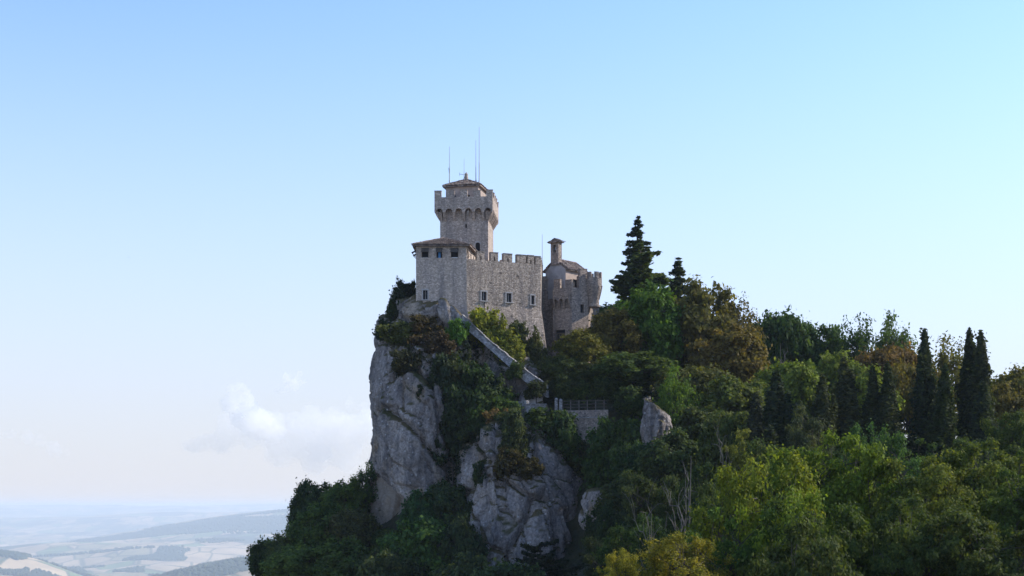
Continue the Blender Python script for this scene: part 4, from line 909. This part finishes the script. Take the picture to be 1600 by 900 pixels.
broad('a', 1, nl=12, ns=11, per=150, leaf=.26, clump=.095, lobes=.18); broad('b', 2, nl=13, ns=10, per=140, leaf=.26, lobes=.22, clump=.095); broad('c', 3, H=11, W=7, nl=13, ns=10, per=140, leaf=.26, lobes=.2, clump=.10); broad('d', 4, H=9, W=9, lobes=.25, clump=.09, per=140, leaf=.27, nl=14, ns=11)
broad('loose', 5, H=11, W=7.5, nl=14, ns=10, per=52, clump=.10, leaf=.22, lobes=.25, fill=.1, base=.15, elong=.45)
broad('near_a', 6, H=11, W=9, nl=15, ns=15, per=235, leaf=.135, clump=.068, lobes=.35, flat=.6, elong=.15); broad('near_b', 7, H=11, W=9, nl=15, ns=15, per=235, leaf=.135, clump=.07, lobes=.45, flat=.55, elong=.15)
broad('near_c', 8, H=12, W=8, nl=15, ns=14, per=235, leaf=.135, clump=.068, lobes=.5, flat=.6, base=.15, elong=.15)
broad('near_loose', 9, H=11, W=8.5, nl=17, ns=14, per=120, leaf=.135, clump=.066, lobes=.5, fill=.1, base=.12, flat=.8, elong=.25)
broad('shrub_a', 10, H=3, W=3.2, base=-.1, nl=9, ns=8, per=75, leaf=.18, clump=.13, lobes=.35); broad('shrub_b', 12, H=3, W=3.2, base=-.1, nl=9, ns=8, per=60, leaf=.18, clump=.12, lobes=.5)
cypress('cyp_a', 21); cypress('cyp_b', 22, spires=4, W=3.0); cypress('cyp_c', 23, spires=2, W=2.8)
fir('fir', 31, density=1.6, leaf=.21); fir('fir_soft', 32, H=14, W=8, layers=22, droop=.02, leaf=.22, density=2.2, top=.0, power=.62, jit=.5, nbr=5); fir('cedar', 33, H=9, W=10, layers=9, droop=.02, leaf=.2, density=2.4, top=.25)
bare('bare_a', 41); bare('bare_b', 42, H=8, W=4, n=7)

DG, BG, OL, GR, YG, YE, BR, OR, CY_, BL, LG = (.032, .055, .02), (.045, .07, .022), (.085, .08, .025), (.055, .095, .02), (.105, .125, .02), (.14, .13, .025), (.088, .066, .026), (.15, .092, .028), (.024, .034, .02), (.034, .052, .034), (.10, .125, .03)
def lift(v): return .005 + 1.5 * v
def place(name, label, cat, px, top, D, wpx, var, col, group=None, base=None, rot=None):
    me, tm, H, W = VAR[var]; x = (px - CX) / F * D; zt_ = (CY - top) / F * D
    zb = (CY - base) / F * D if base is not None else hill1(x, D) - .2
    h = max(zt_ - zb, 1.2); o = bpy.data.objects.new(name, None); o.location = (x, D, zb); sz = h / H; sx = wpx / F * D / W
    if W / H > .5: sx = max(sx, sz / 1.6)
    o.scale = (sx, sx, sz); o.rotation_euler = (random.gauss(0, .025), random.gauss(0, .025), random.uniform(0, 6.28) if rot is None else rot); COL.objects.link(o); tag(o, label, cat, group)
    t = bpy.data.objects.new('trunk', tm); t.parent = o; COL.objects.link(t)
    if me:
        c = bpy.data.objects.new('crown', me); c.parent = o; COL.objects.link(c); j = [random.uniform(.9, 1.1) for _ in range(3)]; c.color = (lift(col[0]) * j[0], lift(col[1]) * j[1], lift(col[2]) * j[2] * .8, 1)
    return o
T = lambda label, *a, **k: place(k.pop('name', 'broadleaf_tree'), label, 'tree', *a, **k)
# skyline trees beside the castle
T('tall dark pointed fir rising above the castle trees', 994, 338, 226, 142, 'fir', (.028, .042, .026), name='fir_tree')
T('wide soft grey green conifer in front of the tall fir', 1004, 384, 219, 190, 'fir_soft', (.04, .058, .034), name='conifer_tree')
T('shorter ragged conifer right of the tall fir', 1058, 402, 230, 150, 'fir', BL, name='conifer_tree')
T('bright green round tree below the tall fir', 1016, 449, 205, 104, 'a', GR)
T('olive brown tree covering the right of the gate bastion', 958, 482, 203, 80, 'c', OL)
T('dull olive tree leaning over the terrace in front of the bastion foot', 908, 520, 198, 84, 'b', OL)
T('brown leaved autumn tree with open ragged top right of the firs', 1090, 450, 206, 112, 'b', (.08, .068, .024))
T('ragged thin brown tree at the right flank of the brown autumn tree', 1148, 478, 208, 60, 'loose', BR)
T('rusty orange round tree in front of the brown autumn tree', 1142, 512, 199, 112, 'a', (.115, .085, .028))
T('dark green dense tree on the ridge right of the orange tree', 1222, 491, 224, 112, 'd', DG)
T('dark green tree stepping down the skyline right of the dense dark tree', 1280, 508, 223, 90, 'a', DG)
T('sparse small tree poking from the skyline right of the dark green trees', 1336, 512, 217, 52, 'loose', DG)
T('airy thin leaved tree showing sky through its crown', 1397, 509, 220, 76, 'loose', BG)
T('reddish brown low tree below the airy skyline tree', 1385, 543, 208, 120, 'd', BR)
T('olive gold tree between the two tallest cypress groups', 1490, 545, 196, 84, 'loose', OL)
T('olive tree at the right edge of the photo on the skyline', 1585, 586, 178, 110, 'b', OL)
T('yellow green tree below the dark skyline tree', 1238, 566, 190, 104, 'd', LG)
T('yellow green small tree in front of the reddish brown tree', 1308, 552, 198, 80, 'a', LG)
T('green gold tree behind the paired low cypresses', 1355, 585, 180, 84, 'b', LG)
T('olive tree filling the gap left of the tall single cypress', 1420, 570, 190, 80, 'd', OL)
T('greenish tree behind the right pair of tall cypresses', 1560, 600, 172, 80, 'a', OL)
T('small dark bush on the far skyline between orange and dark green trees', 1175, 520, 222, 60, 'a', DG)
T('dark tree behind the olive tree right of the bastion', 955, 478, 224, 110, 'd', DG)
for (px, tp, D, w_, v, c, lb) in ((882, 560, 194, 54, 'b', (.04, .055, .024), 'dark bushy tree behind the left gate post'), (918, 578, 193, 60, 'a', (.045, .058, .022), 'olive tree with foliage hanging over the terrace fence'), (950, 590, 191, 54, 'c', (.035, .055, .022), 'dark tree at the right end of the terrace fence')): T(lb, px, tp, D, w_, v, c)
# cypresses
cg = 'cypresses on the slope'
C_ = lambda label, *a: place('cypress', label, 'cypress', *a, cg)
C_('tallest single cypress with twin tip left of the right pair', 1448, 517, 152, 48, 'cyp_b', CY_); C_('shorter cypress pressed against the right of the tallest single cypress', 1472, 572, 149, 44, 'cyp_a', CY_)
C_('left cypress of the tall right pair', 1514, 516, 156, 44, 'cyp_a', (.018, .026, .016)); C_('right cypress of the tall right pair', 1537, 521, 154, 46, 'cyp_c', CY_); C_('low cypress in front of the tall right pair', 1530, 600, 146, 48, 'cyp_b', CY_)
C_('left cypress of the middle pair', 1366, 575, 151, 40, 'cyp_c', CY_); C_('right cypress of the middle pair', 1389, 570, 150, 44, 'cyp_a', CY_)
C_('pointed cypress left of the middle pair', 1324, 563, 151, 56, 'cyp_a', (.03, .04, .024)); C_('dull broad cypress left of the pointed one', 1287, 588, 148, 48, 'cyp_b', (.034, .04, .024))
C_('broad dark cypress, second from the left end of the row', 1210, 582, 150, 62, 'cyp_b', (.022, .03, .022)); C_('narrow dark cypress at the left end of the row', 1180, 616, 146, 44, 'cyp_c', (.022, .03, .022)); C_('low grey cypress between the broad dark one and the dull broad one', 1250, 630, 143, 52, 'cyp_a', (.036, .044, .028))
C_('low dark cypress in front of the broad dark one', 1200, 668, 134, 56, 'cyp_a', (.02, .026, .02))
# slope between terrace and cypresses
T('dark green tree overhanging the right end of the terrace', 985, 552, 192, 122, 'a', BG); T('green tree beside the rock slab with pale top', 1048, 588, 176, 62, 'loose', GR)
T('dark brown green tree below the rusty orange tree', 1090, 575, 188, 120, 'd', (.06, .058, .022)); T('olive green tree at the left end of the cypress row', 1140, 588, 178, 100, 'c', (.07, .08, .025))
T('large dark tree below the terrace retaining wall', 968, 655, 176, 96, 'a', DG); T('dark tree left of the leaning rock slab', 1000, 692, 164, 80, 'd', (.026, .044, .02))
T('dull grey green tree under the leaning rock slab', 1050, 682, 158, 110, 'b', (.045, .055, .028)); T('dark green tree right of the leaning rock outcrop', 1095, 634, 164, 92, 'c', (.05, .06, .026)); T('bushy dark tree left of the lowest cypress', 1140, 645, 152, 90, 'a', BG)
T('olive young tree behind the white snag', 1160, 690, 128, 70, 'near_c', (.09, .10, .03)); T('grey green tree right of the buttress cliff', 985, 748, 158, 100, 'd', (.04, .05, .026)); T('dark low tree at the right foot of the buttress cliff', 948, 792, 150, 56, 'b', (.022, .034, .018))
T('grey green tree below the leaning slab tree', 1030, 745, 135, 120, 'near_b', (.04, .052, .028)); T('dull tree among bare branches in the middle of the slope', 1100, 735, 124, 100, 'near_a', (.045, .055, .024)); T('low green tree at the bottom left of the bare branches', 1010, 815, 112, 140, 'near_a', (.035, .05, .022))
T('dark tree at the bottom below the buttress cliff right side', 958, 850, 120, 90, 'near_b', (.026, .036, .02)); T('blue green feathery tree in front of the middle cypresses', 1372, 682, 112, 84, 'near_loose', (.045, .085, .035)); T('grey green tree in front of the dull broad cypress', 1262, 655, 128, 70, 'near_c', (.045, .058, .034))
T('dark green tree under the low dark cypress', 1215, 700, 112, 100, 'near_b', (.04, .058, .024)); T('green tree behind the bright round tree', 1330, 700, 118, 110, 'near_a', (.04, .06, .022)); T('dark green tree below the tallest single cypress', 1440, 700, 120, 110, 'near_c', (.035, .055, .024)); T('green tree at the right edge below the cypress pair', 1590, 650, 130, 110, 'near_a', (.05, .07, .024)); T('dark tree below the low cypress of the right pair', 1545, 690, 118, 100, 'near_b', (.038, .056, .024))
# foreground
T('bright yellow green tree in the foreground centre right', 1190, 735, 84, 155, 'near_loose', YG); T('yellow green branch top leaning right of the bright foreground tree', 1238, 795, 80, 120, 'near_loose', YG)
T('rounded sunlit green tree in the foreground', 1312, 690, 96, 190, 'near_a', (.085, .12, .022)); T('olive green foreground tree right of the rounded sunlit one', 1448, 716, 92, 170, 'near_b', (.08, .09, .024)); T('large green foreground tree near the right edge', 1540, 700, 94, 180, 'near_a', (.075, .095, .024)); T('green foreground tree cut by the right edge', 1615, 725, 84, 150, 'near_c', (.055, .08, .022))
T('lowest yellow tree at the bottom edge left of the bright foreground tree', 1065, 846, 76, 150, 'near_loose', (.12, .13, .022), base=1010); T('yellow treetop at the bottom edge near the buttress cliff', 968, 868, 74, 70, 'near_loose', (.15, .145, .024), base=990); T('small dark green tree between the yellow foreground trees', 1120, 824, 80, 84, 'near_c', (.05, .08, .022))
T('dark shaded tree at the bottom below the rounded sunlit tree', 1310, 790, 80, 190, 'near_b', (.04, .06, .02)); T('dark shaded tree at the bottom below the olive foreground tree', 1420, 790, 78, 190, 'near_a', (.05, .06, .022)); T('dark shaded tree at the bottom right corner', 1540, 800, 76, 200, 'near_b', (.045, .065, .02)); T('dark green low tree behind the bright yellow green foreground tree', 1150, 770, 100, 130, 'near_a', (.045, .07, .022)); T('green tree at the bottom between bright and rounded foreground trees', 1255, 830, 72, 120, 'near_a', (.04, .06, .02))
# left foot of the cliff
lg = 'trees at the foot of the cliff'
Lf = lambda label, px, tp, D, w, v, c, **k: T(label, px, tp, D, w, v, tuple(x * 1.4 for x in c), group=lg, **k)
Lf('dark round treetop standing out on the left skyline of the slope', 487, 753, 198, 62, 'a', (.018, .03, .016)); Lf('green tree just right of the dark round treetop', 528, 756, 197, 70, 'c', BG); Lf('ragged tree on the skyline touching the cliff edge', 570, 731, 201, 44, 'loose', DG); Lf('leafy tree between the ragged one and the green one', 550, 752, 200, 56, 'b', BG)
Lf('dark leftmost tree over the valley', 418, 843, 197, 56, 'd', (.018, .03, .016)); Lf('small thin tree on the skyline with sky holes left of the dark round treetop', 464, 818, 198, 44, 'loose', DG); Lf('olive tree right of the leftmost dark tree', 448, 836, 194, 64, 'a', (.045, .055, .022))
Lf('dark green tree below the dark round treetop', 500, 795, 192, 90, 'b', DG); Lf('brownish green tree under the pale lower rock', 548, 796, 191, 76, 'd', (.045, .045, .024)); Lf('dark shrubby tree at the left foot of the pale rock', 614, 826, 189, 64, 'a', (.03, .042, .022)); Lf('green tree at the bottom edge right of the leftmost one', 470, 850, 186, 100, 'c', BG); Lf('dark tree at the bottom edge below the brownish green tree', 545, 850, 182, 110, 'b', DG)
Lf('dark ivy green tree in the cleft at the pillar foot', 662, 766, 184, 52, 'a', (.02, .04, .02)); Lf('dark leafy tree between pillar and buttress', 695, 752, 184, 70, 'c', (.024, .042, .022)); Lf('rounder green tree at the bottom below the cleft', 662, 812, 177, 110, 'a', (.034, .06, .02)); Lf('dark tree at the left foot of the buttress', 722, 815, 175, 76, 'b', (.022, .036, .02)); Lf('bottom edge tree below the pale lower rock', 605, 862, 172, 110, 'd', (.026, .042, .02)); Lf('bottom edge tree left of the spreading dark conifer', 730, 868, 162, 100, 'a', (.026, .042, .02))
T('dark spreading conifer at the foot of the buttress', 848, 850, 150, 110, 'cedar', (.016, .024, .02), name='conifer_tree'); Lf('dark low tree at the bottom edge under the spreading conifer', 800, 880, 148, 120, 'd', (.022, .034, .02))
for (px, tp, D, w_, v, c) in ((1690, 600, 180, 120, 'a', OL), (1790, 620, 185, 130, 'b', BG), (1890, 640, 180, 130, 'd', OL), (1700, 660, 150, 130, 'c', BG), (1820, 680, 145, 140, 'a', BG), (1720, 720, 100, 170, 'near_b', BG), (1860, 730, 100, 190, 'near_a', BG), (1990, 660, 160, 150, 'b', BG)): T('broadleaf tree of the wood going on beyond the right edge', px, tp, D, w_, v, c, group='trees beyond the right edge')
# bare trees
D_ = lambda label, *a: place('bare_tree', label, 'tree', *a, (.2, .2, .2), 'bare grey trees')
D_('leafless grey tree with fan of thin branches on the middle slope', 1075, 712, 116, 90, 'bare_a'); D_('leafless leaning grey trunk low on the slope left of the yellow trees', 1015, 790, 104, 60, 'bare_b'); D_('white broken snag in front of the young olive tree', 1136, 684, 118, 40, 'bare_b'); D_('purple grey leafless bush below the dark skyline trees', 1222, 535, 200, 60, 'bare_a')
# shrubs on the rock
S_ = lambda label, px, top, base, D, w, col, var='shrub_a': place('shrub', label, 'shrub', px, top, D, w, var, col, 'shrubs on the rock', base)
S_('dark shrub standing against the sky left of the residence', 628, 440, 476, 205, 30, (.018, .03, .016), 'shrub_b'); S_('thin dark shrub touching the residence wall', 644, 442, 474, 205.5, 18, (.018, .03, .016), 'shrub_b'); S_('dark shrub below the skyline shrub at the cliff edge', 614, 468, 502, 203.5, 20, (.02, .034, .016))
S_('dark shrub jutting from the cliff edge lower left', 600, 500, 536, 201, 28, (.02, .034, .018), 'shrub_b'); S_('olive grassy shrub on the left ledge', 632, 505, 545, 197, 56, (.055, .06, .022)); S_('brown green shrub on the upper ledge', 662, 494, 530, 197, 44, (.05, .042, .022)); S_('brown dry shrub in the middle of the ledge', 680, 520, 565, 193.5, 50, (.045, .036, .022))
S_('bright green shrub in front of the stair wall top', 714, 500, 540, 194.6, 28, (.06, .11, .025)); S_('yellow green shrub at the corner of the curtain wall', 757, 484, 548, 198, 48, (.13, .13, .025)); S_('tall yellow green shrub below the first curtain window', 772, 500, 560, 197.2, 50, (.10, .115, .025), 'shrub_b'); S_('olive shrub lower along the stair wall', 795, 530, 570, 196, 44, (.11, .115, .025)); S_('dark shrub at the foot of the curtain wall right end', 826, 520, 585, 199.6, 34, (.045, .06, .025), 'shrub_b'); S_('small green shrub on the curtain wall foot below the middle window', 808, 504, 540, 199.8, 26, (.05, .065, .028), 'shrub_b'); S_('green shrub between stair wall and bastion', 852, 560, 608, 196, 44, (.05, .065, .025))
gl = [(720, 552, 592, 192.8, 44), (748, 574, 616, 191.2, 44), (738, 572, 640, 190.4, 60), (712, 566, 620, 190.8, 44), (768, 592, 645, 189.4, 48), (784, 616, 655, 188.2, 38), (725, 600, 680, 189.2, 56), (755, 612, 690, 187.6, 60), (704, 610, 660, 189.6, 30), (780, 625, 672, 186.6, 44), (735, 640, 690, 187.6, 44), (764, 604, 650, 188.6, 46), (708, 645, 720, 188.8, 24)]
S_('small shrub growing over the lower stair wall', 806, 566, 592, 191.4, 22, (.05, .065, .024), 'shrub_b'); S_('green shrub hiding the foot of the stair wall', 838, 596, 622, 189.6, 30, (.035, .05, .022), 'shrub_b')
cols = [(.03, .045, .02), (.024, .04, .02), (.02, .036, .018), (.028, .036, .02), (.024, .044, .018), (.034, .055, .02), (.02, .036, .02), (.028, .05, .018), (.02, .03, .018), (.04, .06, .02), (.034, .05, .02), (.03, .05, .02), (.018, .03, .018)]
gn = ['dark shrub under the top bend of the stair wall', 'dark shrub hanging just below the middle of the stair wall', 'dark shrub in the centre of the gully', 'brownish shrub at the left rim of the gully below the ledge', 'green shrub under the lower half of the stair wall', 'green shrub left of the foot of the stair wall', 'dark shrub low in the gully beside the pillar cleft', 'green shrub low in the gully above the buttress', 'small dark shrub at the pillar side of the gully', 'lighter green shrub left of the terrace wall', 'green shrub just above the left buttress rocks', 'green shrub halfway down the gully on the stair side', 'small dark shrub deep in the pillar cleft']
for (px, t, b_, D, w_), c, lb in zip(gl, cols, gn): S_(lb, px, t, b_, D, w_, c, random.choice(['shrub_a', 'shrub_b']))
for (px, t, b_, D, w_, c, lb) in ((800, 640, 690, 182, 40, (.05, .055, .025), 'olive shrub on the top of the buttress'), (805, 672, 728, 179.6, 40, (.034, .046, .02), 'dark shrub hanging in the hollow of the buttress'), (790, 700, 746, 178.6, 36, (.05, .045, .022), 'brown green shrub low in the hollow of the buttress'), (822, 715, 748, 178.3, 40, (.05, .042, .022), 'dry brown shrub at the right of the buttress hollow'), (845, 640, 690, 184, 60, (.04, .06, .022), 'round green shrub under the terrace wall'), (880, 648, 720, 183, 60, (.03, .05, .02), 'dark green shrub left of the retaining wall foot'), (905, 690, 745, 183.6, 50, (.04, .048, .024), 'grey green shrub above the right shoulder of the buttress'), (780, 640, 680, 184.5, 34, (.11, .075, .04), 'dry tan shrub above the buttress rib'), (752, 722, 762, 181.6, 26, (.026, .04, .02), 'small dark shrub beside the buttress rib'), (660, 600, 626, 189.2, 18, (.018, .03, .016), 'tiny dark shrub clinging to the pillar face'), (735, 785, 830, 182.5, 30, (.03, .045, .02), 'small shrub on the left flank of the buttress'), (640, 548, 590, 192, 50, (.03, .034, .02), 'brown green shrub hanging over the pillar top'), (690, 556, 620, 190.4, 44, (.024, .034, .02), 'dark shrub at the top of the cleft')):
    S_(lb, px, t, b_, D, w_, c)
for (px, t_, b_, D, w_, c, lb) in ((888, 586, 632, 191.5, 44, (.03, .045, .02), 'dark shrub behind the terrace fence near the gate posts'), (920, 592, 632, 191.5, 44, (.035, .05, .02), 'green shrub behind the middle of the terrace fence'), (952, 590, 630, 190.5, 46, (.03, .045, .02), 'dark shrub behind the right end of the terrace fence'), (905, 566, 606, 195, 50, (.04, .05, .022), 'olive shrub on the bank above the terrace fence'), (985, 606, 650, 186, 50, (.03, .045, .02), 'dark shrub left of the leaning rock slab'), (865, 596, 622, 193, 30, (.028, .04, .02), 'low shrub at the foot of the stair wall')): S_(lb, px, t_, b_, D, w_, c)
# undergrowth and ledge plants
def scatter(name, label, pts, nrm, per, rad, leaf, col, seed):
    g = np.random.default_rng(seed); idx = np.repeat(np.arange(len(pts)), per); d = unit(g.normal(size=(len(idx), 3))); r = g.uniform(0, 1, len(idx)) ** .5 * rad
    c = pts[idx] + d * r[:, None] + nrm[idx] * rad * .3; me = leaves(name, c, d * .6 + nrm[idx] * .5 + np.array([0, 0, .5]), np.full(len(c), leaf), 1.6, None, g)
    o = bpy.data.objects.new(name, me); COL.objects.link(o); o.color = (*col, 1); tag(o, label, 'undergrowth', kind='stuff'); return o
g = np.random.default_rng(91); X = g.uniform(-45, 95, 10500); Y = g.uniform(70, 232, 10500); k = (np.abs(X / Y) < .56) & ~((X < 4) & (X > -24) & (Y > 176) & (Y < 225)); X, Y = X[k], Y[k]
scatter('undergrowth', 'dark undergrowth covering the hillside between the trees', np.stack([X, Y, hz(X, Y) + .3], 1), np.tile([[0, 0, 1.]], (len(X), 1)), 14, 1.1, .34, (.03, .042, .018), 92)
def inpoly(x, y, poly):
    c = np.zeros(len(x), bool)
    for (x1, y1), (x2, y2) in zip(poly, poly[1:] + poly[:1]): c ^= ((y1 > y) != (y2 > y)) & (x < (x2 - x1) * (y - y1) / (y2 - y1 + 1e-9) + x1)
    return c
sx_, sy_ = CX + CV[:, 0] / CV[:, 1] * F, CY - CV[:, 2] / CV[:, 1] * F; front = (CN[:, 1] < .35) & (CV[:, 1] < 203.5)
nz_ = fbm(CV * .35, 3, 61)
def ledge(name, label, polys, thr, frac, per, rad, leaf, col, seed):
    g = np.random.default_rng(seed); k = np.zeros(len(CV), bool)
    for p in polys: k |= inpoly(sx_, sy_, p)
    k &= front & (nz_ > thr) & (g.uniform(0, 1, len(CV)) < frac); scatter(name, label, CV[k], CN[k], per, rad, leaf, col, seed + 1)
ledge('ivy', 'dark ivy covering the gully walls between pillar and buttress', [[(692, 545), (745, 525), (805, 590), (805, 640), (770, 690), (735, 690), (715, 760), (700, 740), (700, 640), (690, 590)], [(640, 780), (700, 740), (722, 760), (728, 840), (640, 850)]], -.3, .10, 14, .55, .22, (.022, .036, .018), 95)
ledge('ledge_grass', 'brown green grass and low plants on the upper ledges of the rock', [[(588, 505), (625, 490), (650, 488), (700, 505), (740, 520), (715, 560), (660, 560), (640, 548), (600, 545)], [(640, 548), (690, 560), (692, 610), (660, 590)]], -.12, .16, 12, .32, .17, (.05, .045, .02), 97)
ledge('hanging_plants', 'dry hanging plants in the hollow and on the shoulders of the buttress', [[(770, 655), (820, 645), (835, 700), (830, 735), (800, 748), (768, 735)], [(830, 640), (905, 655), (905, 735), (880, 715), (850, 690)], [(745, 690), (757, 700), (752, 760), (740, 740)]], -.15, .12, 12, .4, .18, (.045, .045, .022), 99)
# ---------------------------------------------------------------- birds
def bird(label, px, py, D, s=1.0, a=.3):
    c = P(px, py, D); m = MB(); b = [(-.9, 0), (-.5, .16), (.2, .2), (.8, .05)]
    m.tube([c + Vector((x * s * math.cos(a), x * s * math.sin(a), 0)) for x, r in b], [max(r, .03) * s for x, r in b], 6)
    for q in (-1, 1):
        u = Vector((-math.sin(a) * q, math.cos(a) * q, 0)); f = Vector((math.cos(a), math.sin(a), 0)); tip = c + u * 1.5 * s + Vector((0, 0, .6 * s)) - f * .3 * s; mid = c + u * .7 * s + Vector((0, 0, .35 * s))
        up = Vector((0, 0, .04 * s)); m.hexa([c - f * .3 * s, c + f * .35 * s, mid + f * .3 * s, mid - f * .3 * s, c - f * .3 * s + up, c + f * .35 * s + up, mid + f * .3 * s + up, mid - f * .3 * s + up]); m.hexa([mid - f * .3 * s, mid + f * .3 * s, tip + f * .05 * s, tip - f * .05 * s, mid - f * .3 * s + up, mid + f * .3 * s + up, tip + f * .05 * s + up, tip - f * .05 * s + up])
    o = part('bird', m, M['bird']); tag(o, label, 'bird', 'birds in the sky')
bird('tiny dark bird high in the blue sky on the left', 201, 402, 900, .5, 1.2); bird('tiny dark bird beside the cumulus cloud', 364, 646, 900, .45, .4); bird('tiny dark bird low over the hazy valley', 215, 827, 900, .55, 2.0)
# ---------------------------------------------------------------- clouds
def vapour(name, dens):
    m = bpy.data.materials.new(name); m.use_nodes = True; nt = m.node_tree
    for n in list(nt.nodes): nt.nodes.remove(n)
    vp = nt.nodes.new('ShaderNodeVolumePrincipled'); vp.inputs['Color'].default_value = (1, 1, 1, 1); vp.inputs['Density'].default_value = dens; vp.inputs['Anisotropy'].default_value = 0.2
    ou = nt.nodes.new('ShaderNodeOutputMaterial'); nt.links.new(vp.outputs[0], ou.inputs['Volume']); return m
cl_m, cl_f = vapour('cloud_vapour', CLOUD_DENSITY), vapour('thin_vapour', CLOUD_DENSITY * .4)
def cloud(label, puffs, D, seed, vox=28, squash=1.0, mat=None):
    b = bmesh.new()
    for (px, py, r) in puffs:
        R = r / F * D; c = P(px, py, D + random.Random(seed + px).uniform(-1, 1) * R * .8)
        bmesh.ops.create_icosphere(b, subdivisions=3, radius=R, matrix=Matrix.Translation(c) @ Matrix.Diagonal((1, 1, squash, 1)))
    t = bpy.data.meshes.new('t'); b.to_mesh(t); b.free(); me = remesh(t, vox)
    n = len(me.vertices); v = np.empty(n * 3, np.float32); me.vertices.foreach_get('co', v); v = v.reshape(-1, 3).astype(float); nr = np.empty(n * 3, np.float32); me.vertices.foreach_get('normal', nr); nr = nr.reshape(-1, 3)
    v = v + nr * (170 * fbm(v / 380, 5, seed) + 150 * (np.abs(fbm(v / 170, 3, seed + 7)) * -1.6 + .3))[:, None] * D / 26000; me.vertices.foreach_set('co', v.astype(np.float32).ravel()); me.update(); me.materials.clear(); me.materials.append(mat or cl_m)
    o = bpy.data.objects.new('cloud', me); COL.objects.link(o); tag(o, label, 'cloud', 'clouds low over the horizon')
cloud('larger white cumulus tower low over the horizon left of the cliff', [(372, 602, 11), (364, 613, 13), (379, 614, 13), (364, 630, 16), (385, 630, 15), (398, 640, 14), (408, 650, 14), (378, 648, 18), (420, 660, 13), (398, 664, 18), (434, 672, 13), (420, 680, 16)], 26000, 5)
cloud('wide soft cloud bank spreading below the cumulus tower towards the cliff', [(362, 662, 22), (392, 672, 28), (425, 676, 30), (455, 668, 26), (470, 684, 34), (505, 684, 34), (540, 676, 32), (575, 670, 32), (440, 706, 30), (490, 712, 30), (350, 690, 22), (540, 708, 30), (610, 676, 30), (520, 652, 20), (485, 650, 16), (320, 694, 14), (300, 700, 10)], 26500, 6, 60, mat=cl_f)
cloud('small white cloud puff right of the cumulus tower', [(448, 594, 7), (458, 590, 8), (468, 590, 9), (474, 597, 8), (462, 602, 8), (450, 604, 7), (432, 611, 5), (440, 610, 6)], 26000, 9, 30)
cloud('faint white cloud bank meeting the cliff edge', [(548, 632, 13), (565, 636, 15), (590, 640, 17), (620, 642, 17), (570, 650, 14), (650, 645, 14)], 27000, 13, 50, mat=cl_f)
cloud('flat pale cloud streak over the far left hills', [(20, 680, 9), (40, 684, 10), (62, 690, 10), (84, 700, 11), (105, 706, 9), (0, 684, 8), (-20, 682, 10)], 28000, 17, 50, mat=cl_f)
# ---------------------------------------------------------------- haze
hm = bpy.data.materials.new('haze_air'); hm.use_nodes = True; nt = hm.node_tree
for n in list(nt.nodes): nt.nodes.remove(n)
vp = nt.nodes.new('ShaderNodeVolumePrincipled'); vp.inputs['Color'].default_value = HAZE_COLOR; vp.inputs['Density'].default_value = HAZE_DENSITY; vp.inputs['Absorption Color'].default_value = (0.25, 0.25, 0.25, 1); vp.inputs['Anisotropy'].default_value = 0.1
ou = nt.nodes.new('ShaderNodeOutputMaterial'); nt.links.new(vp.outputs[0], ou.inputs['Volume'])
hb_ = MB(); x0, x1, y0, y1, z0, z1 = -50000, 50000, -7000, 94000, -900, 62
hb_.hexa([(x0, y0, z0), (x1, y0, z0), (x1, y1, z0), (x0, y1, z0), (x0, y0, z1), (x1, y0, z1), (x1, y1, z1), (x0, y1, z1)])
hz_o = part('haze', hb_, hm); tag(hz_o, 'thin blue white air haze over the valley', 'haze', kind='stuff')
